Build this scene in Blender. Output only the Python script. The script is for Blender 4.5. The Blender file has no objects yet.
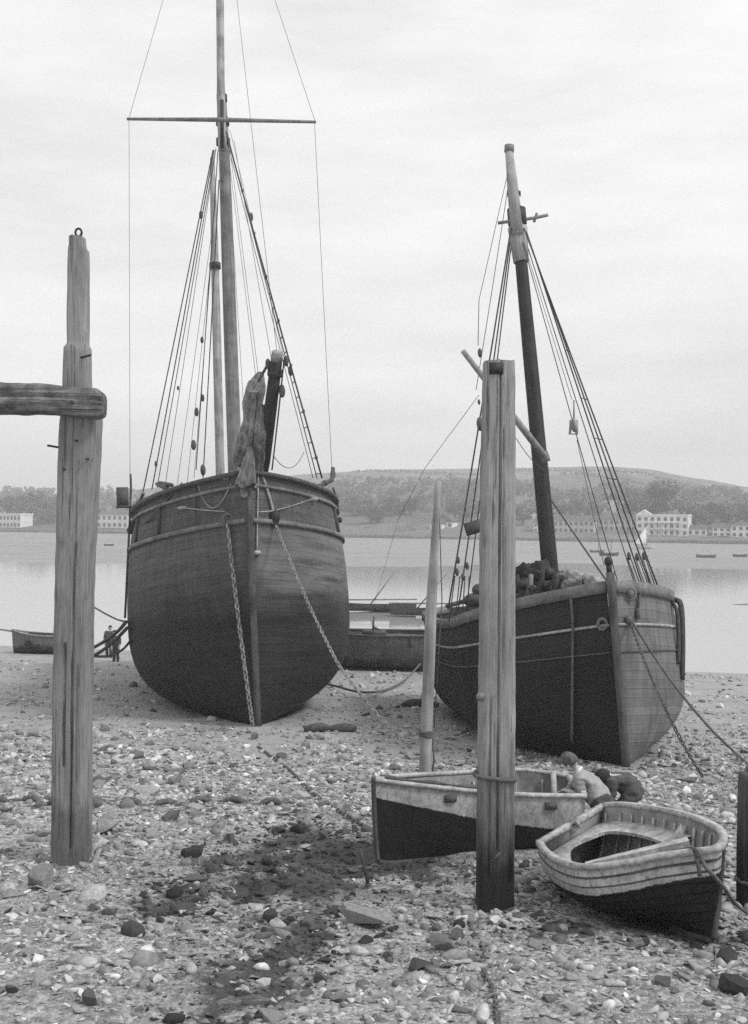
import bpy, bmesh, math, random
import numpy as np
from mathutils import Vector, Matrix, noise as mnoise
random.seed(7); rng = np.random.default_rng(7)
SC = bpy.context.scene
COL = SC.collection
R = math.radians
V = Vector

# ------------------------------------------------------------------ camera geometry
F = 1100.0; CX = 374.0; HY = 522.0; CAMZ = 6.0; ROLL = 0.01047
def ray(px, py):
    u = (px - CX) / F; v = -(py - HY) / F
    c, s = math.cos(ROLL), math.sin(ROLL)
    return u * c - v * s, v * c + u * s
def W(px, py, d):
    x, z = ray(px, py)
    return V((x * d, d, CAMZ + z * d))

def sstep(a, b, x):
    t = min(1.0, max(0.0, (x - a) / (b - a)))
    return t * t * (3 - 2 * t)
GA, GB = 2.585, 0.0795
def gz(x, d):
    """height of the foreshore: a plain slope, flattening towards the tide line"""
    z = CAMZ - GA - GB * d
    if d > 26:
        wl = 48.0 - 0.22 * x
        z26 = CAMZ - GA - GB * 26
        t = (d - 26) / (wl - 26)
        z = z26 + (0 - z26) * (t + 0.15 * t * (1 - t)) if t < 1.6 else -0.75
        z = max(z, -0.75)
    return z
def G(px, py, lift=0.0):
    x, z = ray(px, py)
    lo, hi = 2.0, 75.0
    for _ in range(50):
        m = (lo + hi) / 2
        if CAMZ + z * m > gz(x * m, m) + lift: lo = m
        else: hi = m
    return V((x * lo, lo, CAMZ + z * lo))

# ------------------------------------------------------------------ object helpers
def tag(o, label=None, cat=None, group=None, kind=None):
    if label: o['label'] = label
    if cat: o['category'] = cat
    if group: o['group'] = group
    if kind: o['kind'] = kind
    return o
def thing(name, label, cat, M=None, group=None):
    o = bpy.data.objects.new(name, None); COL.objects.link(o)
    o.empty_display_size = 0.2
    if M is not None:
        o.matrix_world = M if isinstance(M, Matrix) else Matrix.Translation(M)
    return tag(o, label, cat, group)

class MB:
    def __init__(s):
        s.v = []; s.f = []; s.uv = None
    def add(s, vs, fs):
        n = len(s.v); s.v += [tuple(p) for p in vs]; s.f += [tuple(i + n for i in q) for q in fs]
        return s
    def box(s, c, size, M=None):
        x, y, z = [q / 2 for q in size]; c = V(c)
        vs = [V((a, b, d)) for a in (-x, x) for b in (-y, y) for d in (-z, z)]
        if M is not None: vs = [M @ p for p in vs]
        return s.add([p + c for p in vs], [(0,1,3,2),(4,6,7,5),(0,4,5,1),(2,3,7,6),(0,2,6,4),(1,5,7,3)])
    def tube(s, pts, r, n=6, cap=True, flat=1.0):
        pts = [V(p) for p in pts]; m = len(pts)
        rr = r if isinstance(r, (list, tuple)) else [r] * m
        rings = []; nrm = None
        for i, p in enumerate(pts):
            a = pts[max(0, i - 1)]; b = pts[min(m - 1, i + 1)]
            t = (b - a)
            if t.length < 1e-9: t = V((0, 0, 1))
            t.normalize()
            if nrm is None:
                nrm = t.orthogonal().normalized()
            else:
                nrm = (nrm - t * nrm.dot(t))
                nrm = nrm.normalized() if nrm.length > 1e-6 else t.orthogonal().normalized()
            bi = t.cross(nrm)
            rings.append([p + (nrm * math.cos(2*math.pi*k/n) + bi * math.sin(2*math.pi*k/n) * flat) * rr[i] for k in range(n)])
        vs = [q for ring in rings for q in ring]; fs = []
        for i in range(m - 1):
            for k in range(n):
                k2 = (k + 1) % n
                fs.append((i*n+k, i*n+k2, (i+1)*n+k2, (i+1)*n+k))
        if cap:
            fs.append(tuple(range(n - 1, -1, -1))); fs.append(tuple((m-1)*n + k for k in range(n)))
        return s.add(vs, fs)
    def strip(s, pts, side, w, h):
        """rectangular section swept along pts; side = list of sideways unit vectors, up is z"""
        n = len(pts); vs = []; fs = []
        for p, q in zip(pts, side):
            p = V(p); q = V(q); up = V((0, 0, 1))
            vs += [p - q*w/2 - up*h/2, p + q*w/2 - up*h/2, p + q*w/2 + up*h/2, p - q*w/2 + up*h/2]
        for i in range(n - 1):
            for k in range(4):
                fs.append((i*4+k, i*4+(k+1)%4, (i+1)*4+(k+1)%4, (i+1)*4+k))
        fs.append((3,2,1,0)); fs.append(tuple((n-1)*4+k for k in range(4)))
        return s.add(vs, fs)
    def ball(s, c, r, sc=(1,1,1), nu=10, nv=7, jit=0.0):
        vs = []; fs = []; c = V(c)
        for j in range(nv + 1):
            th = math.pi * j / nv
            for i in range(nu):
                ph = 2*math.pi*i/nu
                k = r * (1 + random.uniform(-jit, jit))
                vs.append(c + V((math.sin(th)*math.cos(ph)*sc[0]*k, math.sin(th)*math.sin(ph)*sc[1]*k, math.cos(th)*sc[2]*k)))
        for j in range(nv):
            for i in range(nu):
                fs.append((j*nu+i, (j+1)*nu+i, (j+1)*nu+(i+1)%nu, j*nu+(i+1)%nu))
        return s.add(vs, fs)
    def xform(s, M):
        s.v = [tuple(M @ V(p)) for p in s.v]; return s
    def build(s, name, m, parent=None, smooth=True, label=None):
        me = bpy.data.meshes.new(name)
        me.from_pydata(s.v, [], s.f); me.update()
        if s.uv is not None:
            uvl = me.uv_layers.new(name='UVMap')
            idx = np.zeros(len(me.loops), dtype=np.int32); me.loops.foreach_get('vertex_index', idx)
            uvl.data.foreach_set('uv', np.array(s.uv, dtype=np.float32)[idx].ravel())
        if smooth:
            me.polygons.foreach_set('use_smooth', [True] * len(me.polygons))
        me.materials.append(m)
        o = bpy.data.objects.new(name, me); COL.objects.link(o)
        if parent is not None: o.parent = parent
        if label: o['label'] = label
        return o
def smooth_angle(o, deg=35):
    me = o.data
    bm = bmesh.new(); bm.from_mesh(me)
    for e in bm.edges:
        if len(e.link_faces) == 2 and e.calc_face_angle(0) > R(deg): e.smooth = False
    bm.to_mesh(me); bm.free()
    return o
def bez(pts, n=8, closed=False):
    """Catmull-Rom through pts"""
    pts = [V(p) for p in pts]; m = len(pts); out = []
    segs = m if closed else m - 1
    for i in range(segs):
        if closed: p0, p1, p2, p3 = pts[(i-1)%m], pts[i], pts[(i+1)%m], pts[(i+2)%m]
        else: p0, p1, p2, p3 = pts[max(0,i-1)], pts[i], pts[i+1], pts[min(m-1,i+2)]
        for k in range(n):
            t = k / n
            out.append(0.5*((2*p1)+(-p0+p2)*t+(2*p0-5*p1+4*p2-p3)*t*t+(-p0+3*p1-3*p2+p3)*t**3))
    if not closed: out.append(pts[-1])
    return out
def sag(a, b, s, n=10):
    a, b = V(a), V(b)
    return [a.lerp(b, k/n) - V((0,0,s*4*(k/n)*(1-k/n))) for k in range(n+1)]
def resample(pts, step):
    pts = [V(p) for p in pts]; out = [pts[0]]; acc = 0.0
    for a, b in zip(pts, pts[1:]):
        L = (b - a).length; pos = step - acc
        while pos <= L:
            out.append(a.lerp(b, pos / L)); pos += step
        acc = L - (pos - step)
    return out
def chain_mb(pts, link=0.11, r=0.014, width=0.6):
    """studless chain: each link an oval ring, turned a quarter about the line"""
    mb = MB(); P = resample(pts, link * 0.66)
    for i in range(len(P) - 1):
        c = (P[i] + P[i+1]) / 2; t = (P[i+1] - P[i]).normalized()
        a = t.cross(V((0,0,1)))
        a = a.normalized() if a.length > 1e-4 else V((1,0,0))
        b = t.cross(a)
        sd = a if i % 2 == 0 else b
        sd = (sd + (b if i % 2 == 0 else a) * random.uniform(-.35,.35)).normalized()
        ring = []
        for k in range(10):
            an = 2*math.pi*k/10
            ring.append(c + t*math.cos(an)*(link/2-r) + sd*math.sin(an)*(link*width/2-r*.6))
        ring.append(ring[0])
        mb.tube(ring, r, 5, cap=False)
    return mb

# ------------------------------------------------------------------ materials
MATS = {}
def ramp(nt, fac, stops):
    r = nt.nodes.new('ShaderNodeValToRGB')
    while len(r.color_ramp.elements) < len(stops): r.color_ramp.elements.new(0.5)
    for e, (p, c) in zip(r.color_ramp.elements, stops):
        e.position = p; e.color = (c, c, c, 1)
    nt.links.new(fac, r.inputs[0]); return r.outputs[0]
def nmath(nt, op, a, b=None, clamp=False):
    m = nt.nodes.new('ShaderNodeMath'); m.operation = op; m.use_clamp = clamp
    for i, q in enumerate((a, b)):
        if q is None: continue
        if isinstance(q, (int, float)): m.inputs[i].default_value = q
        else: nt.links.new(q, m.inputs[i])
    return m.outputs[0]
def nmix(nt, fac, a, b, mode='MIX'):
    m = nt.nodes.new('ShaderNodeMix'); m.data_type = 'RGBA'; m.blend_type = mode
    for s, q in ((m.inputs[0], fac), (m.inputs[6], a), (m.inputs[7], b)):
        if isinstance(q, (int, float)):
            s.default_value = q if s == m.inputs[0] else (q, q, q, 1)
        else: nt.links.new(q, s)
    return m.outputs[2]
def nnoise(nt, vec, scale, detail=6, rough=0.6, stretch=None, offset=None):
    if stretch or offset:
        mp = nt.nodes.new('ShaderNodeMapping'); nt.links.new(vec, mp.inputs[0])
        if stretch: mp.inputs['Scale'].default_value = stretch
        if offset: mp.inputs['Location'].default_value = offset
        vec = mp.outputs[0]
    n = nt.nodes.new('ShaderNodeTexNoise'); n.inputs['Scale'].default_value = scale
    n.inputs['Detail'].default_value = detail; n.inputs['Roughness'].default_value = rough
    nt.links.new(vec, n.inputs['Vector']); return n.outputs[0]
def newmat(name):
    m = bpy.data.materials.new(name); m.use_nodes = True; nt = m.node_tree
    b = nt.nodes['Principled BSDF']; tc = nt.nodes.new('ShaderNodeTexCoord')
    return m, nt, b, tc.outputs['Object'], tc.outputs['UV']
def bump(nt, b, h, strength=0.5, dist=0.02):
    bp = nt.nodes.new('ShaderNodeBump'); bp.inputs['Strength'].default_value = strength; bp.inputs['Distance'].default_value = dist
    nt.links.new(h, bp.inputs['Height']); nt.links.new(bp.outputs[0], b.inputs['Normal'])
def simple(name, c, rough=0.8, var=0.35, scale=8, stretch=None, bstr=0.4, bdist=0.01, blot=0.3, spec=0.3):
    if name in MATS: return MATS[name]
    m, nt, b, oc, uv = newmat(name)
    n1 = nnoise(nt, oc, scale, 8, 0.65, stretch)
    n2 = nnoise(nt, oc, scale * 0.17, 4, 0.6, None, (3.1, 1.7, 5.3))
    col = ramp(nt, n1, [(0.3, c*(1-var)), (0.7, c*(1+var))])
    mul = ramp(nt, n2, [(0.35, 1-blot), (0.65, 1+blot*0.6)])
    nt.links.new(nmix(nt, 1.0, col, mul, 'MULTIPLY'), b.inputs['Base Color'])
    b.inputs['Roughness'].default_value = rough; b.inputs['Specular IOR Level'].default_value = spec
    bump(nt, b, n1, bstr, bdist)
    MATS[name] = m; return m
def post_mat(name, c, wet_z, dark=0.25):
    """grey weathered baulk: long grain, checks, dark tide stain low down"""
    m, nt, b, oc, uv = newmat(name)
    g = nnoise(nt, oc, 55, 10, 0.75, (1, 1, 0.035))
    g2 = nnoise(nt, oc, 34, 5, 0.62, (1, 1, 0.018), (5, 3, 1))
    g3 = nnoise(nt, oc, 9, 8, 0.7, (1, 1, 0.3), (1, 7, 2))
    bl = nnoise(nt, oc, 1.6, 5, 0.65, (1, 1, 0.4))
    col = ramp(nt, g, [(0.28, c*0.45), (0.5, c), (0.72, c*1.35)])
    col = nmix(nt, 1.0, col, ramp(nt, bl, [(0.3, 0.6), (0.7, 1.25)]), 'MULTIPLY')
    chk = ramp(nt, g2, [(0.33, 0.18), (0.40, 1.0)])
    col = nmix(nt, 0.55, col, chk, 'MULTIPLY')
    col = nmix(nt, 0.8, col, ramp(nt, g3, [(0.28, 0.45), (0.42, 1.0), (0.62, 1.0), (0.72, 1.35)]), 'MULTIPLY')
    sx = nt.nodes.new('ShaderNodeSeparateXYZ'); nt.links.new(oc, sx.inputs[0])
    h = nmath(nt, 'ADD', sx.outputs[2], nmath(nt, 'MULTIPLY', nmath(nt, 'SUBTRACT', nnoise(nt, oc, 3, 6, 0.7, (1, 1, 0.25)), 0.5), 1.6))
    stain = ramp(nt, nmath(nt, 'DIVIDE', h, wet_z * 2, True), [(0.12, dark), (0.42, 0.62), (0.62, 1.0)])
    col = nmix(nt, 1.0, col, stain, 'MULTIPLY')
    nt.links.new(col, b.inputs['Base Color']); b.inputs['Roughness'].default_value = 0.85
    b.inputs['Specular IOR Level'].default_value = 0.25
    bump(nt, b, nmath(nt, 'ADD', nmath(nt, 'MULTIPLY', g, .6), nmath(nt, 'MULTIPLY', chk, 0.8)), 0.9, 0.02)
    return m

def hull_mat(name, up, low, zb, zw=0.8, plank=0.2, patch=0.0, pz=None, port=None, rough=0.6, streak=0.5, seam=0.35):
    """planked hull: up above height zb, low below with a ragged edge; streaks, seams, worn patches; port = paler tone on x > 0"""
    m, nt, b, oc, uv = newmat(name)
    su = nt.nodes.new('ShaderNodeSeparateXYZ'); nt.links.new(uv, su.inputs[0])
    so = nt.nodes.new('ShaderNodeSeparateXYZ'); nt.links.new(oc, so.inputs[0])
    n1 = nnoise(nt, uv, 3.0, 8, 0.65, (0.5, 4, 1))
    n2 = nnoise(nt, oc, 0.8, 6, 0.65)
    nv = nnoise(nt, uv, 5.0, 6, 0.6, (2.2, 0.22, 1))     # runs down the planks
    pk = nmath(nt, 'DIVIDE', su.outputs[1], plank)
    fr = nmath(nt, 'FRACT', pk)
    fl = nmath(nt, 'FLOOR', pk)
    wn = nt.nodes.new('ShaderNodeTexWhiteNoise'); wn.noise_dimensions = '2D'
    cb = nt.nodes.new('ShaderNodeCombineXYZ'); nt.links.new(fl, cb.inputs[0])
    nt.links.new(nmath(nt, 'FLOOR', nmath(nt, 'ADD', nmath(nt, 'DIVIDE', su.outputs[0], 4.3), nmath(nt, 'MULTIPLY', fl, 0.37))), cb.inputs[1])
    nt.links.new(cb.outputs[0], wn.inputs['Vector'])
    zz = nmath(nt, 'ADD', so.outputs[2], nmath(nt, 'MULTIPLY', nmath(nt, 'SUBTRACT', n2, 0.5), 2.2))
    f = nmath(nt, 'DIVIDE', nmath(nt, 'SUBTRACT', zz, zb - zw/2), zw, True)
    upc, lowc = up, low
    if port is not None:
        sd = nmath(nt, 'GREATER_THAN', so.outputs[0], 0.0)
        pn = ramp(nt, nmath(nt, 'ADD', nmath(nt, 'MULTIPLY', n2, 0.6), nmath(nt, 'MULTIPLY', nv, 0.5)), [(0.36, port*0.6), (0.55, port), (0.72, port*1.2)])  # paler tone over the whole port side
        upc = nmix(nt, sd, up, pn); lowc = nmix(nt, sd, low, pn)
    col = nmix(nt, f, lowc, upc)
    col = nmix(nt, streak, col, ramp(nt, n1, [(0.25, 0.35), (0.5, 1.0), (0.75, 1.6)]), 'MULTIPLY')
    col = nmix(nt, streak, col, ramp(nt, nv, [(0.3, 0.5), (0.5, 1.0), (0.7, 1.5)]), 'MULTIPLY')
    col = nmix(nt, 1.0, col, ramp(nt, wn.outputs[0], [(0.0, 0.82), (1.0, 1.16)]), 'MULTIPLY')
    if patch > 0:
        n3 = nnoise(nt, oc, 1.7, 8, 0.72, (1, 0.5, 1.6), (4, 2, 9))
        pf = ramp(nt, n3, [(0.50, 0.0), (0.66, patch)])
        if pz is not None:      # scoured paint on the port bow between two heights
            zq = nmath(nt, 'ABSOLUTE', nmath(nt, 'SUBTRACT', so.outputs[2], pz[0]))
            pm_ = nmath(nt, 'MULTIPLY', ramp(nt, nmath(nt, 'DIVIDE', zq, pz[1] * 2, True), [(.3, 1), (.6, .12)]), ramp(nt, nmath(nt, 'MULTIPLY', so.outputs[0], .5, True), [(0.0, .12), (.15, 1)]))
            n4 = nnoise(nt, uv, 1.2, 8, 0.7, (.5, 3, 1), (4, 2, 9))
            pf = nmath(nt, 'MULTIPLY', ramp(nt, n4, [(0.36, 0.0), (0.56, patch)]), pm_)
        col = nmix(nt, pf, col, up * 2.2)
    sm = ramp(nt, fr, [(0.0, 1 - seam), (0.07, 1.0), (0.93, 1.0), (1.0, 1 - seam)])
    col = nmix(nt, 1.0, col, sm, 'MULTIPLY')
    nt.links.new(col, b.inputs['Base Color'])
    b.inputs['Roughness'].default_value = rough; b.inputs['Specular IOR Level'].default_value = 0.35
    hgt = nmath(nt, 'ADD', nmath(nt, 'MULTIPLY', n1, 0.4), ramp(nt, fr, [(0.0, 0.0), (0.08, 1.0), (0.92, 1.0), (1.0, 0.0)]))
    bump(nt, b, hgt, 0.5, 0.012)
    return m

M_ROPE = simple('rope_fibre', 0.11, 0.9, 0.4, 40)
M_ROPEL = simple('pale_rope', 0.34, 0.9, 0.3, 40)
M_TAR = simple('tarred_rope', 0.06, 0.8, 0.4, 40)
M_WIRE = simple('thin_line', 0.10, 0.8, 0.3, 20)
M_CHAIN = simple('rusty_chain', 0.10, 0.8, 0.6, 30)
M_CHAINL = simple('worn_pale_chain', 0.24, 0.7, 0.5, 30)
M_IRON = simple('dark_iron', 0.03, 0.6, 0.5, 20)
M_SPAR = simple('grey_spar', 0.18, 0.75, 0.4, 14, (1, 1, 0.06), 0.4)
M_SPARL = simple('scraped_spar', 0.28, 0.7, 0.35, 14, (1, 1, 0.06), 0.4)
M_SPARD = simple('dark_spar', 0.028, 0.6, 0.5, 14, (1, 1, 0.06), 0.4)
M_BLOCK = simple('block_wood', 0.08, 0.7, 0.4, 20)
M_SAIL = simple('tanned_canvas', 0.21, 0.95, 0.6, 7, (1.6, 1.6, 0.35), 1.0, 0.05, .4)
M_SAILD = simple('dark_canvas', 0.035, 0.95, 0.5, 6, None, 0.6, 0.03)
M_DECK = simple('deck_planks', 0.14, 0.85, 0.35, 10, (4, 0.3, 1))
M_RAIL = simple('rail_wood', 0.16, 0.75, 0.4, 12, (1, .3, 1))
M_TRIM = simple('dark_trim', 0.075, 0.7, 0.4, 12)
M_BAND = simple('white_paint_band', 0.3, 0.65, 0.35, 9)
M_STEM = simple('stem_timber', 0.075, 0.75, 0.5, 9, (2, 2, .3), 0.5, 0.02, 0.4)

# ------------------------------------------------------------------ ships
class Hull:
    """L length, B beam, D depth at the stem head; local x across (+ = port), y aft from the stem, z up from the keel"""
    def __init__(s, L, B, D, sheer=0.5, te0=.40, te1=.17, vb=.5, pw=2.3, th=.05, rake=0.15, ts0=.5, ts1=.12, tw=.55, stem=.1, q=2.0, ex=1.4):
        s.__dict__.update(locals())
    def zs(s, t):
        return s.D - s.sheer * (1 - (1 - min(t / .62, 1)) ** 2.2) + (0.25 * ((t - .62) / .38) ** 2 if t > .62 else 0)
    def sec(s, v):
        if v < s.vb:
            k = 1 - v / s.vb
            return max(0.0, 1 - k ** s.pw) ** (1 / s.pw)
        return 1 - s.th * ((v - s.vb) / (1 - s.vb)) ** 2
    def half(s, t, v):
        e = v ** 0.6
        te = s.te0 + (s.te1 - s.te0) * e; ts = s.ts0 + (s.ts1 - s.ts0) * e
        g = 1.0
        if t < te: g = max(0.0, 1 - (1 - t / te) ** s.q) ** (1 / s.ex)
        if t > 1 - ts:
            k = (t - (1 - ts)) / ts
            g = min(g, 1 - (1 - s.tw * e) * k ** 2.0)
        return max(s.stem * .5, s.B / 2 * s.sec(v) * g)
    def p(s, t, v, side):
        zk = 0.0
        if t < .02: zk = 0.0
        z = zk + (s.zs(t) - zk) * v
        return V((side * s.half(t, v), s.L * t - s.rake * v * max(0, 1 - t / .25), z))
    def shell(s, nt=56, nv=30, v1=1.0):
        mb = MB(); uv = []; cols = []
        ts = [(i / nt) ** 1.7 for i in range(nt + 1)]
        for side in (-1, 1):
            base = len(mb.v)
            for i, t in enumerate(ts):
                gacc = 0; prev = None
                for j in range(nv + 1):
                    p = s.p(t, (j / nv) ** 1.25 * v1, side)
                    if prev is not None: gacc += (p - prev).length
                    prev = p
                    # girth from the sheer down so that planks follow the rail
                    mb.v.append(tuple(p)); uv.append((p.y, s.zs(t) * 0 + gacc))
                # re-base girth on the top edge
                tot = gacc
                for j in range(nv + 1):
                    k = base + i * (nv + 1) + j
                    uv[k] = (uv[k][0], 20 - (s.zs(t) - mb.v[k][2]) * 1.12)
            for i in range(nt):
                for j in range(nv):
                    a = base + i * (nv + 1) + j; bq = a + nv + 1
                    q = (a, a + 1, bq + 1, bq)
                    mb.f.append(q if side > 0 else q[::-1])
        # transom
        n0 = (nt) * (nv + 1); n1 = (nt + 1) * (nv + 1) + nt * (nv + 1)
        for j in range(nv):
            mb.f.append((n0 + j, n1 + j, n1 + j + 1, n0 + j + 1))
        mb.uv = uv
        return mb
    def line(s, v, side, t0, t1, out=0.0, n=40, dz=0.0):
        pts = []; sides = []
        for k in range(n + 1):
            t = t0 + (t1 - t0) * (k / n) ** 1.6
            p = s.p(t, v, side); q = s.p(t + .004, v, side)
            d = (q - p); d.z = 0; d.normalize()
            nn = V((d.y, -d.x, 0)) * side
            if nn.x * side < 0: nn = -nn
            pts.append(p + nn * out + V((0, 0, dz))); sides.append(nn)
        return pts, sides
    def deck(s, v, nt=30):
        mb = MB(); ts = [0.008 + .99 * (i / nt) ** 1.5 for i in range(nt + 1)]
        for t in ts:
            for side in (-1, 1):
                p = s.p(t, v, side); p.x -= side * .05; mb.v.append(tuple(p))
        for i in range(nt): mb.f.append((2*i, 2*i+1, 2*i+3, 2*i+2))
        return mb

def ship_matrix(base, yaw, pitch, heel):
    return Matrix.Translation(base) @ Matrix.Rotation(R(yaw), 4, 'Z') @ Matrix.Rotation(R(pitch), 4, 'X') @ Matrix.Rotation(R(heel), 4, 'Y')

def block(mb, p, s=0.09, M=None):
    s *= .8
    mb.ball(p, s, (0.6, 0.8, 1.25), 8, 6)

# ---------- big ketch
KM = ship_matrix(G(258, 726) - V((0, 0, .06)), 10.4, -4.2, -2.8)
KI = KM.inverted()
def k(px, py, d): return KI @ W(px, py, d)
ketch = thing('sailing_ketch', 'larger two-masted black trading ketch aground bows-on, its bowsprit steeved up with a draped sail', 'sailing ship', KM)
KH = Hull(18.0, 5.8, 5.62, sheer=.60, te0=.30, te1=.27, vb=.46, pw=2.7, th=.10, rake=.10, q=2.0, ex=1.22)
hullm = hull_mat('ketch_hull_planks', 0.075, 0.011, 3.1, 1.6, 0.2, patch=.9, pz=(3.7, .9), rough=.7, streak=.7, seam=.2)
ksh = KH.shell(); ksh.build('hull', hullm, ketch)
def skin_point(tree, M, I, px, py, d, off):
    """the point of a hull's planking seen at a pixel (or just under it), stood off by off"""
    cam = I @ V((0, 0, CAMZ))
    for dy in range(0, 46, 3):
        tgt = I @ W(px, py + dy, 20.0)
        loc, n_, idx, dist = tree.ray_cast(cam, (tgt - cam).normalized())
        if loc is not None:
            if n_.dot(cam - loc) < 0: n_ = -n_
            if dy == 0: return loc + n_ * off
            dd = (M @ loc).y
            return I @ W(px, py, dd)
    return I @ W(px, py, d)
from mathutils.bvhtree import BVHTree
KT = BVHTree.FromPolygons([V(v) for v in ksh.v], ksh.f)
def ketch_at(px, py, d, off=.04): return skin_point(KT, KM, KI, px, py, d, off)
KH.deck(.86).build('deck', M_DECK, ketch)
mb = MB(); mb.strip([(0, -.17 - .1*z/5.6, z) for z in (-.06, 1, 2, 3, 4, 5, 5.75)], [V((1,0,0))]*7, .2, .01)
mb = MB(); mb.tube([(0, -.10 - .1*z/5.6, z) for z in (-.02, .5, 1, 2, 3, 4, 5, 5.85)], .085, 8, True, 0.8)
mb.build('stem_post', M_STEM, ketch)
MB().box((0, 9, -.06), (.22, 17.8, .2)).build('keel', M_STEM, ketch)
for sd in (-1, 1):
    pts, sds = KH.line(1.0, sd, .003, .995, .0, 44, .03)
    MB().strip(pts, sds, .24, .09).build('rail_cap', M_TRIM, ketch)
    pts, sds = KH.line(.955, sd, .0006, .6, .03, 40)
    MB().strip(pts, sds, .07, .07).build('upper_rub_strake', M_RAIL, ketch)
    pts, sds = KH.line(.815, sd, .0006, .7, .03, 40)
    MB().strip(pts, sds, .09, .10).build('rub_strake', M_RAIL, ketch)
    # upright fashion pieces on the bulwark
    for t in ((.17,) if sd > 0 else (.115, .19)):
        a = KH.p(t, .83, sd); bq = KH.p(t, .945, sd)
        MB().tube([a + V((sd*.02,0,0)), bq + V((sd*.02,0,0))], .05, 6).build('bulwark_stanchion', M_TRIM, ketch)
# masts
KD = 30.3
foot = k(236.3, 505, KD); hd = k(222.3, 96, KD + .6)
def lerpn(a, b, n): return [a.lerp(b, i/n) for i in range(n+1)]
o = MB().tube(lerpn(foot, hd, 8), [.195, .195, .192, .188, .182, .175, .165, .15, .11], 14).build('main_mast', M_SPAR, ketch)
for py, r in ((122, .19), (142, .20), (98, .15)):
    q = k(222.6 - (py-122)*-.03, py, KD + .5); MB().tube([q - V((0,0,.09)), q + V((0,0,.09))], r, 12).build('mast_band', M_IRON, o)
tm = [k(222.5, 150, KD + .2), k(221, 96, KD + .3), k(220, 0, KD + .3), k(218.5, -160, KD + .4)]
MB().tube(bez(tm, 5), [.12]*6 + [.11]*5 + [.10, .09, .07, .06, .05], 10).build('topmast', M_SPARL, ketch)
MB().tube([k(222, 148, KD), k(222, 100, KD)], .05, 8).build('crosstree_bracket', M_IRON, ketch)
# mizzen
mz0 = k(221, 505, 37.5); mz1 = k(212.3, 158, 38)
o = MB().tube(lerpn(mz0, mz1, 8), [.155, .155, .155, .152, .15, .14, .13, .11, .08], 12).build('mizzen_mast', M_SPARL, ketch)
q = k(215, 266, 37.8); MB().tube([q - V((0,0,.1)), q + V((0,0,.1))], .2, 12).build('mast_band', M_IRON, o)
# yard
ya, yb = k(127, 119, 29.9), k(316, 122, 29.6)
MB().tube([ya, ya.lerp(yb, .5) + V((0, 0, .02)), yb], [.04, .065, .04], 8).build('yard', M_SPAR, ketch)
for (a, bq) in (((129, 120, 29.9), (130, 474, 28.5)), ((314.5, 122, 29.6), (332, 472, 28.6))):
    MB().tube(sag(k(*a), k(*bq), .0, 6), .008, 4).build('brace_line', M_WIRE, ketch)
for (a, bq) in (((129, 118, 29.9), (163, 0, 30.2)), ((315, 121, 29.6), (275, 0, 30.2)), ((277, 353, 23.4), (237, 0, 30.2))):
    a, bq = k(*a), k(*bq)
    MB().tube([a, bq, bq + (bq - a) * .35], .007, 4).build('lift_line', M_WIRE, ketch)
MB().tube([k(130.5, 474, 28.5), k(131, 488, 28.5), k(128.5, 545, 28), k(125, 618, 27.6)], .03, 6).build('side_line', M_TAR, ketch)
# shrouds, starboard then port
for a, bq, r, mt in (
    ((213, 150, 30.2), (143, 492, 29.2), .017, M_TAR), ((214, 150, 30.3), (152, 489, 30.2), .017, M_TAR), ((215.5, 150, 30.4), (157, 488, 31), .013, M_WIRE),
    ((216, 148, 30.5), (165, 486, 32), .009, M_WIRE), ((216, 200, 37), (177, 486, 36), .009, M_WIRE), ((214, 230, 37.8), (187, 484, 36), .009, M_WIRE),
    ((218, 150, 30.2), (196, 470, 30.5), .014, M_TAR), ((219, 180, 30.2), (203, 478, 30.5), .016, M_TAR), ((213, 240, 37), (194, 478, 36), .009, M_WIRE)):
    MB().tube(sag(k(*a), k(*bq), .03, 6), r, 5).build('shroud', mt, ketch)
portsh = [((226, 132, 30.2), (322, 478, 28.2)), ((227, 133, 30.4), (317, 478, 29.4)), ((228, 145, 30.4), (313, 478, 30.6))]
for i, (a, bq) in enumerate(portsh):
    MB().tube(sag(k(*a), k(*bq), .02, 8), (.024, .015, .010)[i], 5).build('shroud', M_TAR, ketch)
for i in range(20):
    rt = MB()
    f = .18 + i * .0425
    A = k(*portsh[0][0]).lerp(k(*portsh[0][1]), f); Bq = k(*portsh[1][0]).lerp(k(*portsh[1][1]), f)
    rt.tube([A, Bq], .014, 4)
    if i % 3 == 0: rt.ball(A, .04, (1, 1, 1.6), 6, 5)
    rt.build('ratline', M_TAR, ketch)
for a, bq in (((228, 150, 30), (256, 378, 24.2)), ((230, 150, 30), (259, 380, 24.2)), ((229, 170, 30.2), (247, 462, 25)), ((234, 140, 30), (272, 362, 23.6)), ((229, 190, 30.2), (236, 470, 30)),
              ((230, 130, 30), (285, 362, 23.5))):
    MB().tube(sag(k(*a), k(*bq), .02, 6), .007, 4).build('halyard', M_WIRE, ketch)
for (x, y, d, s) in ((201, 215, 30.3, .12), (193.5, 445, 30.5, .15), (196.5, 412, 30.5, .13), (202.5, 398, 30.5, .11), (202, 340, 30.5, .1), (251, 217, 29.9, .13), (290.5, 371, 29, .14), (203, 470, 30.4, .16), (222, 180, 30.1, .08), (178, 388, 31, .07), (156, 464, 30, .09)):
    b_ = MB(); block(b_, k(x, y, d), s); b_.build('pulley_block', M_BLOCK, ketch)
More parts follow.
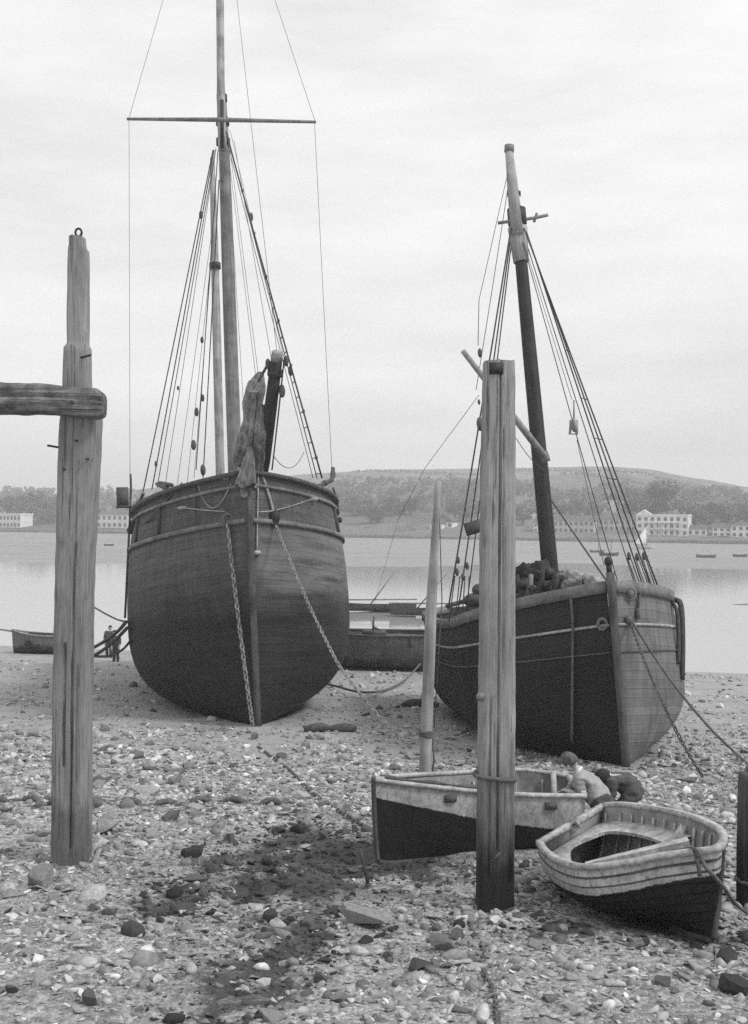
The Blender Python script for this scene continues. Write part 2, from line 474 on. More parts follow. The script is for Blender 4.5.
# bowsprit steeved up, sail draped on it
B0 = k(258, 492, 25.4); B1 = k(264, 462, 24.7); B2 = k(277.5, 352, 23.2)
bs = MB().tube([B0, B1, B1.lerp(B2, .5), B1.lerp(B2, .93)], [.14, .14, .14, .125], 12).build('bowsprit', M_SPARD, ketch)
MB().tube([B1.lerp(B2, .93), B2], [.128, .118], 12).build('spar_end', M_SPARL, bs)
q = B1.lerp(B2, .82); ax = (B2 - B1).normalized()
MB().tube([q - ax*.06, q + ax*.06], .165, 10).build('iron_collar', M_IRON, bs)
mb = MB(); block(mb, k(268, 364, 23.4), .12); block(mb, k(286, 361, 23.3), .12); block(mb, k(282, 391, 23.6), .15); mb.build('pulley_block', M_BLOCK, bs)
MB().tube([k(268, 364, 23.4), k(258, 382, 23.6)], .03, 6).build('lashing', M_ROPE, bs)
MB().tube(sag(k(284, 361, 23.3), k(272, 470, 24.8), .03, 8), .018, 5).build('jib_tackle', M_ROPE, bs)
MB().tube(sag(k(273, 455, 24.5), k(304, 452, 28), .35, 10), .009, 4).build('slack_line', M_WIRE, bs)
def drape(cl, w0, depth, parent, seed, m=M_SAIL):
    """hanging folds of a lowered sail: cl = centre line points with half widths"""
    rs = random.Random(seed); mb = MB(); n = 60; rows = bez([V(c[:3]) for c in cl], 5)
    ws = []
    for i in range(len(cl) - 1):
        for j in range(5): ws.append(cl[i][3] + (cl[i+1][3] - cl[i][3]) * j / 5)
    ws.append(cl[-1][3])
    for i, (p, w) in enumerate(zip(rows, ws)):
        for j in range(n):
            an = 2*math.pi*j/n
            rr = w * (.80 + .42 * abs(math.sin(an * 3.5 + .5*math.sin(i*.25 + seed) + seed)) ** .7 - .16 * abs(math.sin(an * 8 - i * .12)) + .10 * mnoise.noise(V((an*2, i*.35, seed))))
            mb.v.append(tuple(p + V((math.cos(an) * rr, math.sin(an) * rr * depth, (.25 if i > len(rows) - 4 else .05) * math.sin(an * 3 + i + seed) * w))))
    for i in range(len(rows) - 1):
        for j in range(n): mb.f.append((i*n+j, i*n+(j+1)%n, (i+1)*n+(j+1)%n, (i+1)*n+j))
    mb.f.append(tuple(range(n))); mb.f.append(tuple((len(rows)-1)*n + j for j in reversed(range(n))))
    return mb.build('draped_sail', m, parent)
def kk(px, py, d, w): return tuple(k(px, py, d)) + (w,)
s1 = drape([kk(260, 372, 23.9, .05), kk(256, 386, 24, .19), kk(253, 402, 24.1, .2), kk(252, 420, 24.2, .17), kk(249, 440, 24.4, .24), kk(243, 457, 24.6, .2), kk(242, 466, 24.7, .12)], .2, .8, ketch, 1)
drape([kk(264, 405, 24.0, .12), kk(262, 430, 24.2, .16), kk(260, 455, 24.5, .15), kk(258, 474, 24.7, .10)], .2, .8, ketch, 2)
drape([kk(250, 446, 24.3, .05), kk(249, 458, 24.2, .10), kk(247.5, 470, 24.15, .155), kk(246.5, 480, 24.1, .20), kk(246, 486, 24.1, .21)], .2, .6, ketch, 3)
drape([kk(245, 482, 24.2, .06), kk(244.5, 490, 24.15, .085), kk(244, 497, 24.1, .07)], .2, .6, ketch, 6)
mb = MB()
for i in range(3): mb.tube([k(252 + i*2 + 4.5*math.cos(a), 386 + 6*math.sin(a), 23.6) for a in [2*math.pi*j/14 for j in range(15)]], .018, 5, False)
mb.tube([k(226 + 6*math.cos(a), 472 + 7*math.sin(a), 24.6) for a in [math.pi*j/9 - .3 for j in range(12)]], .025, 5)
mb.build('rope_coil', M_ROPEL, ketch)
# bow ropes
for pts, r, m in (
    ([ketch_at(198, 484, 27), ketch_at(205, 500, 26.2), ketch_at(213, 508, 25.4), ketch_at(222, 503, 25), ketch_at(232, 484, 25)], .012, M_ROPEL),
    ([ketch_at(182, 483, 27.6), ketch_at(165, 503, 27), ketch_at(150, 520, 26.6), ketch_at(132, 531, 26.8)], .022, M_ROPE),
    ([ketch_at(196, 486, 27), ketch_at(196, 526, 26.4)], .014, M_ROPE),
    ([ketch_at(185, 508, 26.6), ketch_at(215, 511, 25.2), ketch_at(258, 512, 23.9), ketch_at(280, 509, 24.6), ketch_at(312, 499, 26.2)], .014, M_ROPEL),
    ([ketch_at(262, 475, 23.9), ketch_at(268, 497, 23.6), ketch_at(273, 516, 23.7)], .035, M_ROPEL),
    ([ketch_at(257, 476, 24.1), ketch_at(256.5, 510, 23.9), ketch_at(256, 552, 23.85)], .02, M_ROPEL)):
    MB().tube(bez(pts, 5), r, 6).build('mooring_warp', m, ketch)
mb = MB(); mb.ball(ketch_at(256, 553, 23.8), .09, (1.1, 1, .7)); mb.build('lead_weight', M_ROPEL, ketch)
MB().ball(ketch_at(185, 508, 26.5), .07, (2.2, 1, .6)).build('wooden_cleat', M_ROPEL, ketch)
MB().ball(ketch_at(311, 499.5, 26.1), .08, (1.8, 1, .7)).build('wooden_cleat', M_ROPEL, ketch)
mb = MB(); mb.ball(ketch_at(273, 517, 23.6), .15, (.9, .8, 1.2)); mb.ball(ketch_at(273, 524, 23.7), .08); mb.build('snatch_block', M_IRON, ketch)
hp = ketch_at(229, 519, 24.25, .05)
mb = MB(); mb.tube([hp + V((.11*math.cos(a), 0, .11*math.sin(a))) for a in [2*math.pi*j/14 for j in range(15)]], .03, 6, False); mb.build('hawse_ring', M_RAIL, ketch)
mb = MB(); mb.tube([ketch_at(157, 484, 28), ketch_at(166, 487, 28), ketch_at(168, 497, 27.6)], [.05, .09, .07], 7); mb.tube([ketch_at(160, 483, 28), ketch_at(172, 485, 28)], .05, 6); mb.build('fairlead', M_TRIM, ketch)
mb = MB(); mb.tube([ketch_at(317, 487, 27.4), ketch_at(332, 480, 27.8), ketch_at(333, 468, 28)], .055, 7); mb.ball(ketch_at(333, 474, 28), .07, (1, 1, 1.8)); mb.ball(ketch_at(325, 483, 27.8), .08)
mb.build('cathead', M_TRIM, ketch)
mb = MB(); mb.tube(bez([ketch_at(333, 488, 28), ketch_at(337, 500, 28, .08), ketch_at(339, 514, 28.2, .1)], 4), .025, 6); mb.ball(ketch_at(339.5, 520, 28.2, .1), .08); mb.build('hanging_fender', M_TAR, ketch)
mb = MB(); mb.tube([ketch_at(143, 494, 28.8), ketch_at(139, 505, 28.4), ketch_at(133, 530, 27.8)], .04, 6); mb.ball(ketch_at(131, 530, 27.5), .11); mb.ball(ketch_at(132, 524, 27.5), .07); mb.ball(ketch_at(140, 503, 28.4), .08)
mb.build('chain_plate', M_TAR, ketch)
mb = MB(); c = k(122.5, 497, 28.4); mb.box(c, (.30, .08, .5)); mb.box(c + V((.05, -.05, -.26)), (.42, .3, .04)); mb.build('light_board', M_TRIM, ketch)
# deck gear seen over the rail
mb = MB(); mb.box(KH.p(.1, .93, 0) + V((0, .4, .1)), (1.3, .4, .5)); mb.tube([KH.p(.1, .95, 0) + V((-1, .4, .25)), KH.p(.1, .95, 0) + V((1, .4, .25))], .22, 12); mb.build('windlass', M_TRIM, ketch)

# ---------- smaller ketch (leaning)
SM = ship_matrix(G(625, 766) - V((0, 0, .06)), 3.4, -4.2, -4.6)
SI = SM.inverted()
def q_(px, py, d): return SI @ W(px, py, d)
smack = thing('sailing_smack', 'smaller single-masted black barge heeling on the beach, white line round its bluff bow', 'sailing ship', SM)
SH = Hull(12.5, 4.32, 3.12, sheer=.62, te0=.29, te1=.29, vb=.44, pw=2.6, th=.06, rake=.06, q=2.0, ex=1.3)
ssh = SH.shell(); ST = BVHTree.FromPolygons([V(v) for v in ssh.v], ssh.f)
def smack_at(px, py, d, off=.04): return skin_point(ST, SM, SI, px, py, d, off)
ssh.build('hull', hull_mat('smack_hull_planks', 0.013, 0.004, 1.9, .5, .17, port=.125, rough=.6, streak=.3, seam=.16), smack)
SH.deck(.80).build('deck', M_DECK, smack)
mb = MB(); mb.tube([(0, -.10 - .06*z/3.1, z) for z in (-.05, .5, 1, 2, 3, 3.32)], .085, 8, True, .8); mb.build('stem_post', M_STEM, smack)
mb = MB(); mb.tube([(0, -.12, 3.28), (0, -.12, 3.45)], .05, 8); mb.ball((0, -.12, 3.5), .075, (1, 1, 1.2)); mb.build('stem_knob', M_IRON, smack)
MB().box((0, 6.2, -.05), (.2, 12.2, .18)).build('keel', M_STEM, smack)
for sd in (-1, 1):
    pts, sds = SH.line(1.0, sd, .001, .995, 0, 40, -.04)
    MB().strip(pts, sds, .14, .20).build('rail_cap', M_RAIL, smack)
    pts, sds = SH.line(.78, sd, .0006, .9, .015, 40)
    MB().strip(pts, sds, .035, .045).build('white_band', M_BAND, smack)
    pts, sds = SH.line(.63, sd, .0006, .9, .01, 40)
    MB().strip(pts, sds, .03, .03).build('lower_strake', M_TRIM, smack)
MD = 22.6
foot = q_(553, 600, MD); hd = q_(517, 218, MD + 1.0); top = q_(509, 151, MD + 1.2)
mm = MB().tube(lerpn(foot, hd, 8), [.17, .17, .165, .16, .155, .15, .14, .13, .12], 12).build('main_mast', M_SPARD, smack)
j = foot.lerp(hd, .88)
MB().tube([j, q_(517.5, 228, MD + 1.0)], [.165, .21], 12).build('hounds', M_SPARL, mm)
MB().tube([hd - V((0,0,.15)), hd + V((0,0,.2))], .20, 12).build('mast_band', M_IRON, mm)
MB().tube([q_(514, 196, MD+1), q_(514, 192, MD+1)], .15, 10).build('mast_band', M_IRON, mm)
MB().tube([q_(517.5, 235, MD + .85), q_(513, 190, MD + .95), top], [.14, .12, .085], 12).build('topmast', M_SPARL, smack)
MB().tube([top - V((0,0,.02)), top + V((.02, 0, .12))], .11, 10).build('truck', M_SPAR, smack)
mb = MB(); mb.tube([q_(498, 223, MD+.9), q_(520, 220, MD+.9), q_(534, 218, MD+1), q_(548, 215, MD+1)], .035, 6); mb.tube([q_(534, 222, MD+1), q_(537, 213, MD+1)], .03, 6); mb.build('crosstree', M_SPAR, smack)
for a, bq, r in (
    ((524, 228, 23.4), (660, 592, 21.2), .017), ((525, 228, 23.5), (652, 590, 21.8), .016), ((526, 230, 23.6), (644, 589, 22.4), .016), ((523, 232, 23.6), (636, 588, 23), .011),
    ((511, 228, 23.4), (448, 610, 22.6), .018), ((512, 228, 23.6), (458, 612, 23.4), .016), ((513, 230, 23.7), (466, 612, 24), .014), ((509, 180, 23.6), (476, 390, 23.2), .008),
    ((520, 232, 23.5), (620, 590, 19.5), .010)):
    MB().tube(sag(q_(*a), q_(*bq), .03, 6), r, 5).build('shroud', M_TAR, smack)
for (x, y, d) in ((629, 556, 21.4), (637, 557, 21.8), (644, 556, 22.2), (457, 572, 22.7), (463, 577, 23.2), (458, 560, 22.7), (467, 566, 23.2)):
    b_ = MB(); block(b_, q_(x, y, d), .085); b_.build('deadeye', M_BLOCK, smack)
for (x0, x1) in ((629, 645), (637, 653), (644, 659)):
    for o_ in (-1.6, 1.6): MB().tube([q_(x0 + o_, 558, 21.6), q_(x1 + o_, 603, 21.3)], .012, 4).build('lanyard', M_TAR, smack)
for (x0, x1) in ((455, 449), (460, 455), (465, 462), (469, 468)): MB().tube([q_(x0, 576, 22.9), q_(x1, 622, 22.8)], .015, 4).build('lanyard', M_TAR, smack)
MB().tube([q_(634, 558, 21.5), q_(648, 556, 22)], .012, 4).build('ratline', M_TAR, smack)
for y in (300, 352, 400, 440, 480): 
    f = (y - 228) / 364; MB().tube([q_(524 + 136*f, y, 23.3 - 2.1*f), q_(526 + 118*f, y - 2, 23.5 - 1.1*f)], .01, 4).build('ratline', M_TAR, smack)
# gaff leaning across, its end showing past the post
MB().tube([q_(463, 351, 20.8), q_(544, 456, 22.2)], [.05, .075], 8).build('gaff', M_SPARL, smack)
mb = MB(); mb.tube([q_(543, 452, 22.25), q_(546, 462, 22.25)], .1, 8); mb.build('gaff_jaw', M_SPAR, smack)
MB().tube(sag(q_(516, 438, 21.6), q_(545, 470, 22), .1, 6), .01, 4).build('gaff_line', M_WIRE, smack)
MB().tube([q_(549, 497, 22.3), q_(606, 580, 19)], .016, 5).build('forestay', M_TAR, smack)
MB().tube([q_(479, 395, 22), q_(425, 468, 26), q_(398, 520, 33), q_(372, 612, 42)], .006, 4).build('signal_line', M_WIRE, smack)
MB().tube([q_(478, 345, 22.2), q_(479, 300, 22.8), q_(508, 172, 23.6)], .01, 4).build('halyard', M_WIRE, smack)
MB().tube([q_(572, 400, 22.5), q_(523, 240, 23.4)], .007, 4).build('halyard', M_WIRE, smack)
MB().tube([q_(577, 440, 22.5), q_(604, 565, 21.5)], .008, 4).build('halyard', M_WIRE, smack)
mb = MB(); block(mb, q_(574, 425, 22.5), .15); mb.tube([q_(571, 420, 22.5), q_(570, 434, 22.5), q_(577, 434, 22.5), q_(577, 420, 22.5)], .03, 5); mb.tube([q_(574, 400, 22.5), q_(574, 420, 22.5)], .02, 5)
mb.build('pulley_block', M_SPARL, smack)
for (x, y, s) in ((480, 353, .1), (480, 424, .15), (479, 402, .06)):
    b_ = MB(); block(b_, q_(x, y, 22.4), s); b_.build('pulley_block', M_BLOCK, smack)
mb = MB(); c = q_(475, 527, 22.4); mb.box(c, (.42, .06, .27), Matrix.Rotation(R(-12), 3, 'Y')); mb.build('light_board', M_TRIM, smack)
# boom with stowed sail, windlass and gear heaped on the fore deck
rs = random.Random(5)
def heap(pts, w, seed, m, name, parent):
    mb = MB(); n = 44; rows = bez(pts, 8)
    for i, p in enumerate(rows):
        e = min(1, .35 + 1.3 * math.sin(math.pi * i / (len(rows) - 1)))
        for j in range(n):
            an = 2*math.pi*j/n
            r_ = w * e * (.8 + .45 * abs(math.sin(an*2.5 + i*.33 + seed)) - .2*abs(math.sin(an*6 - i*.4)) + .35*mnoise.noise(V((an*1.5, i*.5, seed))))
            mb.v.append((p.x + math.cos(an)*r_, p.y + .4*math.cos(an)*r_, p.z + math.sin(an)*r_))
    for i in range(len(rows)-1):
        for j in range(n): mb.f.append((i*n+j, i*n+(j+1)%n, (i+1)*n+(j+1)%n, (i+1)*n+j))
    mb.f.append(tuple(range(n))); mb.f.append(tuple((len(rows)-1)*n + j for j in reversed(range(n))))
    return mb.build(name, m, parent)
heap([q_(498, 598, 23.2), q_(518, 586, 22.6), q_(535, 580, 22.4), q_(553, 580, 22)], .33, 1, M_SAILD, 'stowed_sail', smack)
heap([q_(560, 580, 21.4), q_(574, 581, 20.8), q_(590, 586, 20.2), q_(602, 588, 19.5)], .2, 3, M_SPARL, 'stowed_sail', smack)
heap([q_(505, 612, 22), q_(520, 607, 21.6), q_(545, 598, 21.2), q_(570, 594, 20.8)], .22, 5, M_SAILD, 'stowed_sail', smack)
mb = MB()
mb.tube([q_(512, 606, 21.8), q_(538, 601, 21.6)], .13, 10); mb.tube([q_(540, 590, 21), q_(568, 585, 21)], .09, 8)
mb.tube([q_(524, 604, 21.4), q_(525, 578, 21.4)], .08, 8); mb.tube([q_(556, 600, 20.8), q_(556, 576, 20.8)], .08, 8)
mb.ball(q_(522, 585, 21.3), .1); mb.ball(q_(548, 574, 21), .13); mb.tube([q_(536, 592, 21.2), q_(560, 573, 21.6)], .06, 8); mb.tube([q_(548, 598, 20.8), q_(590, 592, 20)], .05, 8); mb.tube([q_(541, 600, 20.9), q_(543, 570, 20.9)], .045, 8)
mb.build('windlass', M_IRON, smack)
mb = MB(); mb.ball(q_(490, 597, 24), .17, (1, 1, 1.6)); mb.ball(q_(475, 600, 24.5), .2, (1.4, 1, .8)); mb.ball(q_(478, 590, 24.5), .14); mb.tube([q_(447, 606, 24), q_(480, 597, 25.5)], .05, 6); mb.build('deck_gear', M_TRIM, smack)
for (a, bq, r, m) in (((520, 603, 21.6), (566, 588, 21.0), .05, M_SPARL), ((527, 608, 21.3), (598, 594, 19.7), .04, M_SPAR), ((517, 575, 21.8), (521, 604, 21.6), .045, M_SPARD), ((531, 575, 21.9), (530, 600, 21.6), .05, M_SPAR), ((563, 572, 21.2), (566, 596, 20.7), .045, M_SPARD)):
    MB().tube([q_(*a), q_(*bq)], r, 8).build('deck_spar', m, smack)
for (x, y, d, s) in ((533, 596, 21.3, .16), (559, 588, 20.9, .15), (586, 589, 20.0, .13)):
    mb = MB(); c_ = q_(x, y, d)
    for i in range(4): mb.tube([c_ + V((s*(1-.12*i)*math.cos(t), s*.5*math.sin(t), .03*i + s*.7*math.sin(t))) for t in [2*math.pi*j/14 for j in range(15)]], .022, 5, False)
    mb.build('rope_coil', M_ROPE, smack)
# bow fittings
mb = MB(); hp = smack_at(603, 624, 18); mb.tube([hp + V((.08*math.cos(a), -.0, .09*math.sin(a))) for a in [2*math.pi*j/12 for j in range(13)]], .03, 6, False); mb.build('hawse_ring', M_RAIL, smack)
hp = smack_at(628, 594, 17.9); mb = MB(); mb.tube([hp + V((.10*math.cos(a), 0, .10*math.sin(a))) for a in [2*math.pi*j/12 for j in range(13)]], .03, 6, False); mb.ball(hp, .08); mb.build('hawse_ring', M_RAIL, smack)
mb = MB(); mb.tube(bez([smack_at(619, 592, 18.1), smack_at(628, 582, 18), smack_at(637, 586, 18.2), smack_at(637, 600, 18), smack_at(636, 613, 18)], 4), .025, 6); mb.ball(smack_at(636, 614, 18), .06, (.8, .8, 1.6)); mb.ball(smack_at(627, 620, 17.9), .08); mb.build('bow_rope', M_ROPE, smack)
MB().tube([smack_at(574, 599, 18.9, .12), smack_at(574, 620, 18.6, .05), smack_at(574, 650, 18.6, .05), smack_at(574, 700, 18.5, .07), smack_at(574, 738, 18.5, .07), SI @ (G(574, 756) + V((0, 0, .02)))], .022, 6).build('hanging_warp', M_ROPE, smack)
fend = MB(); fend.tube(bez([q_(676, 600, 21.0), q_(681, 606, 20.6), q_(682.5, 640, 20.4), q_(682, 680, 20.3)], 4), .055, 8); fend.build('rope_fender', M_TAR, smack)
fend = MB(); fend.tube(bez([q_(672, 602, 20.6), q_(677, 612, 20.3), q_(678.5, 640, 20.2), q_(678, 664, 20.1)], 4), .04, 8); fend.build('rope_fender', M_TAR, smack)
# ------------------------------------------------------------------ beach
M_BEACH, nt, b, oc, uv = newmat('shingle_and_mud')
n1 = nnoise(nt, oc, 9, 10, 0.75); n2 = nnoise(nt, oc, 0.9, 6, 0.65); n3 = nnoise(nt, oc, 45, 6, 0.7)
vo = nt.nodes.new('ShaderNodeTexVoronoi'); vo.inputs['Scale'].default_value = 26; nt.links.new(oc, vo.inputs['Vector'])
vsep = nt.nodes.new('ShaderNodeSeparateColor'); nt.links.new(vo.outputs['Color'], vsep.inputs[0])
at = nt.nodes.new('ShaderNodeAttribute'); at.attribute_name = 'mud'
col = ramp(nt, n1, [(0.3, .10), (0.5, .28), (0.72, .52)])
col = nmix(nt, .55, col, ramp(nt, vsep.outputs[0], [(0, .12), (.5, .34), (1, .58)]))
col = nmix(nt, 1.0, col, ramp(nt, n2, [(0.3, .72), (0.7, 1.22)]), 'MULTIPLY')
col = nmix(nt, .7, col, ramp(nt, n3, [(0.3, .6), (0.7, 1.35)]), 'MULTIPLY')
silt = ramp(nt, n1, [(0.3, .025), (0.7, .10)])
n4 = nnoise(nt, oc, 2.6, 9, .72)
mix_ = nmath(nt, 'ADD', at.outputs['Fac'], nmath(nt, 'ADD', nmath(nt, 'MULTIPLY', nmath(nt, 'SUBTRACT', n4, .5), 2.2), nmath(nt, 'MULTIPLY', nmath(nt, 'SUBTRACT', n1, .5), .8)))
fac = nmath(nt, 'MULTIPLY', ramp(nt, mix_, [(.44, 0), (.82, 1)]), ramp(nt, at.outputs['Fac'], [(.04, 0), (.2, 1)]), True)
col = nmix(nt, fac, col, silt)
at2 = nt.nodes.new('ShaderNodeAttribute'); at2.attribute_name = 'sand'
sandc = nmix(nt, .6, ramp(nt, n2, [(.3, .28), (.7, .46)]), ramp(nt, nnoise(nt, oc, 3.2, 10, .8), [(.3, .12), (.5, .34), (.7, .58)]))
col = nmix(nt, nmath(nt, 'MULTIPLY', at2.outputs['Fac'], .8, True), col, sandc)
nt.links.new(col, b.inputs['Base Color'])
nt.links.new(ramp(nt, at.outputs['Fac'], [(0, .9), (1, .6)]), b.inputs['Roughness']); b.inputs['Specular IOR Level'].default_value = .25
bump(nt, b, nmath(nt, 'ADD', n1, nmath(nt, 'MULTIPLY', vo.outputs['Distance'], -.8)), .9, .035)

def gauss(x, y, cx, cy, rx, ry): return math.exp(-(((x-cx)/rx)**2 + ((y-cy)/ry)**2))
PM = {n: G(*p) for n, p in dict(a=(250, 870), b=(290, 940), c=(170, 905), d=(430, 870), e=(620, 930), f=(258, 726), g=(620, 760), h=(340, 740), i=(180, 740), j=(255, 985), k=(215, 1015), l=(345, 855), m=(300, 835)).items()}
def mudf(x, y):
    m = 0
    for (n, rx, ry, w) in (('a', .75, 1.0, .9), ('b', .55, .7, .85), ('c', .6, .5, .6), ('d', 1.2, .9, .7), ('e', 1.2, .5, .8), ('j', .4, .45, .75), ('k', .35, .3, .55), ('l', .7, .9, .7), ('m', .6, 1.1, .6)):
        m += 1.35 * w * gauss(x, y, PM[n].x, PM[n].y, rx * 1.1, ry * 1.15)
    m += .7 * gauss(x, y, PM['f'].x, PM['f'].y + 3, 3.2, 4) + .6*gauss(x, y, PM['g'].x - 1, PM['g'].y + 1, 2.4, 2.5)
    q = mnoise.noise(V((x*1.3, y*.9, 3))) * .55 + mnoise.noise(V((x*3.1, y*2.4, 6))) * .55 + mnoise.noise(V((x*7, y*6, 2))) * .35
    return max(0, min(1, m * (.78 + 1.0 * q)))
def sandf(x, y):
    s = sstep(17.5, 22, y) * (.65 + .5 * mnoise.noise(V((x*.5, y*.3, 1))))
    s += .8 * gauss(x, y, PM['h'].x, PM['h'].y, 2.5, 3.0)
    return max(0, min(1, s))
def gzd(x, y):
    z = gz(x, y)
    n = mnoise.noise(V((x*.45, y*.45, 0)))*.07 + mnoise.noise(V((x*1.7, y*1.7, 5)))*.035 + mnoise.noise(V((x*5, y*5, 9)))*.014
    near = 1 - sstep(30, 45, y) * .8
    z += n * near * (1 - .55 * sandf(x, y))
    z -= .05 * mudf(x, y)
    z += .05 * gauss(x, y, PM['f'].x, PM['f'].y + 6, 3.5, 6)
    return z
NY, NX = 300, 210
vs = []; mud = []; snd = []
ys = [1.0 + 5.2 * i / 14 for i in range(14)] + list(np.geomspace(6.2, 80, NY - 14))
for y in ys:
    for i in range(NX):
        s_ = (i / (NX - 1) - .5) * 2; s_ = s_ * .5 + s_ ** 3 * .6
        x = s_ * (y + 7)
        vs.append((x, y, gzd(x, y))); mud.append(mudf(x, y)); snd.append(sandf(x, y))
mb = MB(); mb.v = vs
mb.f = [(j*NX+i, j*NX+i+1, (j+1)*NX+i+1, (j+1)*NX+i) for j in range(NY-1) for i in range(NX-1)]
beach = mb.build('beach', M_BEACH); tag(beach, kind='structure')
for nme, arr in (('mud', mud), ('sand', snd)):
    a = beach.data.attributes.new(nme, 'FLOAT', 'POINT'); a.data.foreach_set('value', np.array(arr, dtype=np.float32))

# ------------------------------------------------------------------ stones
M_STONE, nt, b, oc, uv = newmat('slate_stone')
at = nt.nodes.new('ShaderNodeAttribute'); at.attribute_name = 'tone'
n1 = nnoise(nt, oc, 18, 8, .7); n2 = nnoise(nt, oc, 5, 4, .6)
col = nmix(nt, 1.0, at.outputs['Fac'], ramp(nt, n1, [(.3, .62), (.7, 1.35)]), 'MULTIPLY')
col = nmix(nt, .7, col, ramp(nt, n2, [(.35, .7), (.65, 1.25)]), 'MULTIPLY')
nt.links.new(col, b.inputs['Base Color']); b.inputs['Roughness'].default_value = .85; b.inputs['Specular IOR Level'].default_value = .25
bump(nt, b, n1, .6, .02)
def rock_proto(seed, flat, npts=16, angular=True):
    rs = random.Random(seed); bm = bmesh.new()
    for _ in range(npts):
        v = V((rs.gauss(0, 1), rs.gauss(0, 1), rs.gauss(0, 1))).normalized()
        if angular: v = V([max(-.72, min(.72, c)) for c in v]) * rs.uniform(.85, 1.15)
        bm.verts.new((v.x, v.y * rs.uniform(.8, 1.0), v.z * flat))
    r_ = bmesh.ops.convex_hull(bm, input=bm.verts)
    bmesh.ops.delete(bm, geom=[g for g in r_['geom_interior'] if isinstance(g, bmesh.types.BMVert)], context='VERTS')
    if angular:
        bmesh.ops.bevel(bm, geom=list(bm.edges), offset=.07, segments=1, affect='EDGES', clamp_overlap=True)
    else:
        bmesh.ops.subdivide_edges(bm, edges=bm.edges, cuts=1, smooth=.9, use_grid_fill=True)
    bmesh.ops.recalc_face_normals(bm, faces=bm.faces)
    bmesh.ops.triangulate(bm, faces=bm.faces)
    me = bpy.data.meshes.new('rock'); bm.to_mesh(me); bm.free()
    vv = np.array([v.co[:] for v in me.vertices]); ff = np.array([p.vertices[:] for p in me.polygons]); bpy.data.meshes.remove(me)
    return vv, ff
SMALL = [rock_proto(i, random.uniform(.2, .5), 10) for i in range(18)] + [rock_proto(50 + i, random.uniform(.4, .6), 10, False) for i in range(2)]
def tone_pick(m):
    t = random.choice((.15, .22, .29, .34, .42, .52)) * random.uniform(.8, 1.2)
    return t * (.16 if random.random() < m * 1.1 - .12 else .8 if m > .15 else 1.0)
taken = []
def free(x, y, r):
    for (a, c, q) in taken:
        if (x-a)**2 + (y-c)**2 < (r+q)**2: return False
    return True
for p, r in ((G(494, 908), .22), (G(72, 866), .25), (G(744, 905), .12), (G(424, 805), .12), (V((2.45, 12.2, 0)), .75)): taken.append((p.x, p.y, r))
# footprints of the two small boats and the hull bottoms are kept clear of the scattered rubble
def blocked(x, y):
    if ((x - 1.0)/1.2)**2 + ((y - 11.8)/.42)**2 < 1: return True
    if ((x - 2.25)/.65)**2 + ((y - 9.5)/.6)**2 < 1: return True
    a = KI @ V((x, y, gz(x, y)));
    if a.y > -.5 and abs(a.x) < .4 + a.y*.35 and abs(a.x) < 2.2 and a.y < 18: return True
    a = SI @ V((x, y, gz(x, y)))
    if a.y > -.4 and abs(a.x) < .3 + a.y*.35 and abs(a.x) < 2 and a.y < 12.5: return True
    return False
def rubble(name, n, smin, smax, ymin, ymax, dens, seed, protos=SMALL, sink=.25):
    rs = random.Random(seed); AV = []; AF = []; AT = []; base = 0; c = 0; tries = 0
    while c < n and tries < n * (12 if n > 500 else 400):
        tries += 1
        u = rs.random(); y = math.sqrt(ymin**2 + (ymax**2 - ymin**2) * u)
        x = rs.uniform(-.42, .42) * (y + 1.0)
        if rs.random() > dens(x, y): continue
        if blocked(x, y): continue
        r = smin * (smax / smin) ** (rs.random() ** 2.2)
        vv, ff = rs.choice(protos)
        E = Matrix.Rotation(rs.uniform(0, 6.28), 3, 'Z') @ Matrix.Rotation(rs.gauss(0, .3), 3, 'X') @ Matrix.Rotation(rs.gauss(0, .3), 3, 'Y')
        Sx = r * np.array([1.0, rs.uniform(.55, .95), rs.uniform(.6, 1.0)])
        w = (vv * Sx) @ np.array(E).T + np.array([x, y, gzd(x, y) + r * sink * .4])
        AV.append(w); AF.append(ff + base); base += len(vv)
        AT.append(np.full(len(vv), tone_pick(mudf(x, y)))); c += 1
    AV = np.concatenate(AV); AF = np.concatenate(AF); AT = np.concatenate(AT)
    me = bpy.data.meshes.new(name); me.vertices.add(len(AV)); me.vertices.foreach_set('co', AV.ravel())
    me.loops.add(AF.size); me.loops.foreach_set('vertex_index', AF.ravel().astype(np.int32))
    me.polygons.add(len(AF)); me.polygons.foreach_set('loop_start', np.arange(0, AF.size, 3, dtype=np.int32))
    me.update(calc_edges=True); me.validate()
    a = me.attributes.new('tone', 'FLOAT', 'POINT'); a.data.foreach_set('value', AT.astype(np.float32))
    me.materials.append(M_STONE)
    o = bpy.data.objects.new(name, me); COL.objects.link(o); tag(o, kind='stuff'); return o
def dens_all(x, y):
    d = .35 + .5 * mnoise.noise(V((x*.8, y*.8, 2))) + .3 * mnoise.noise(V((x*.25, y*.25, 7)))
    band = gauss(0, y, 0, 16, 1, 3.0) * (1.0 if x < 0.2 else .6) + gauss(0, y, 0, 8.5, 1, 2.3) * .7 + (.35 if x > 3 and y < 19 else 0)
    d += .75 * band
    d *= (1 - .55 * mudf(x, y)) * (1 - .55 * sandf(x, y))
    return d
rubble('shingle', 26000, .012, .055, 6.2, 15, lambda x, y: .5 + .4*dens_all(x, y), 1)
rubble('beach_rubble', 16000, .035, .12, 6.2, 24, dens_all, 2)
rubble('fine_shingle', 9000, .025, .075, 14, 34, lambda x, y: max(.12, .6*dens_all(x, y) + .1), 4)
rubble('scattered_rubble', 2200, .06, .2, 18, 44, lambda x, y: max(.05, dens_all(x, y)), 3)

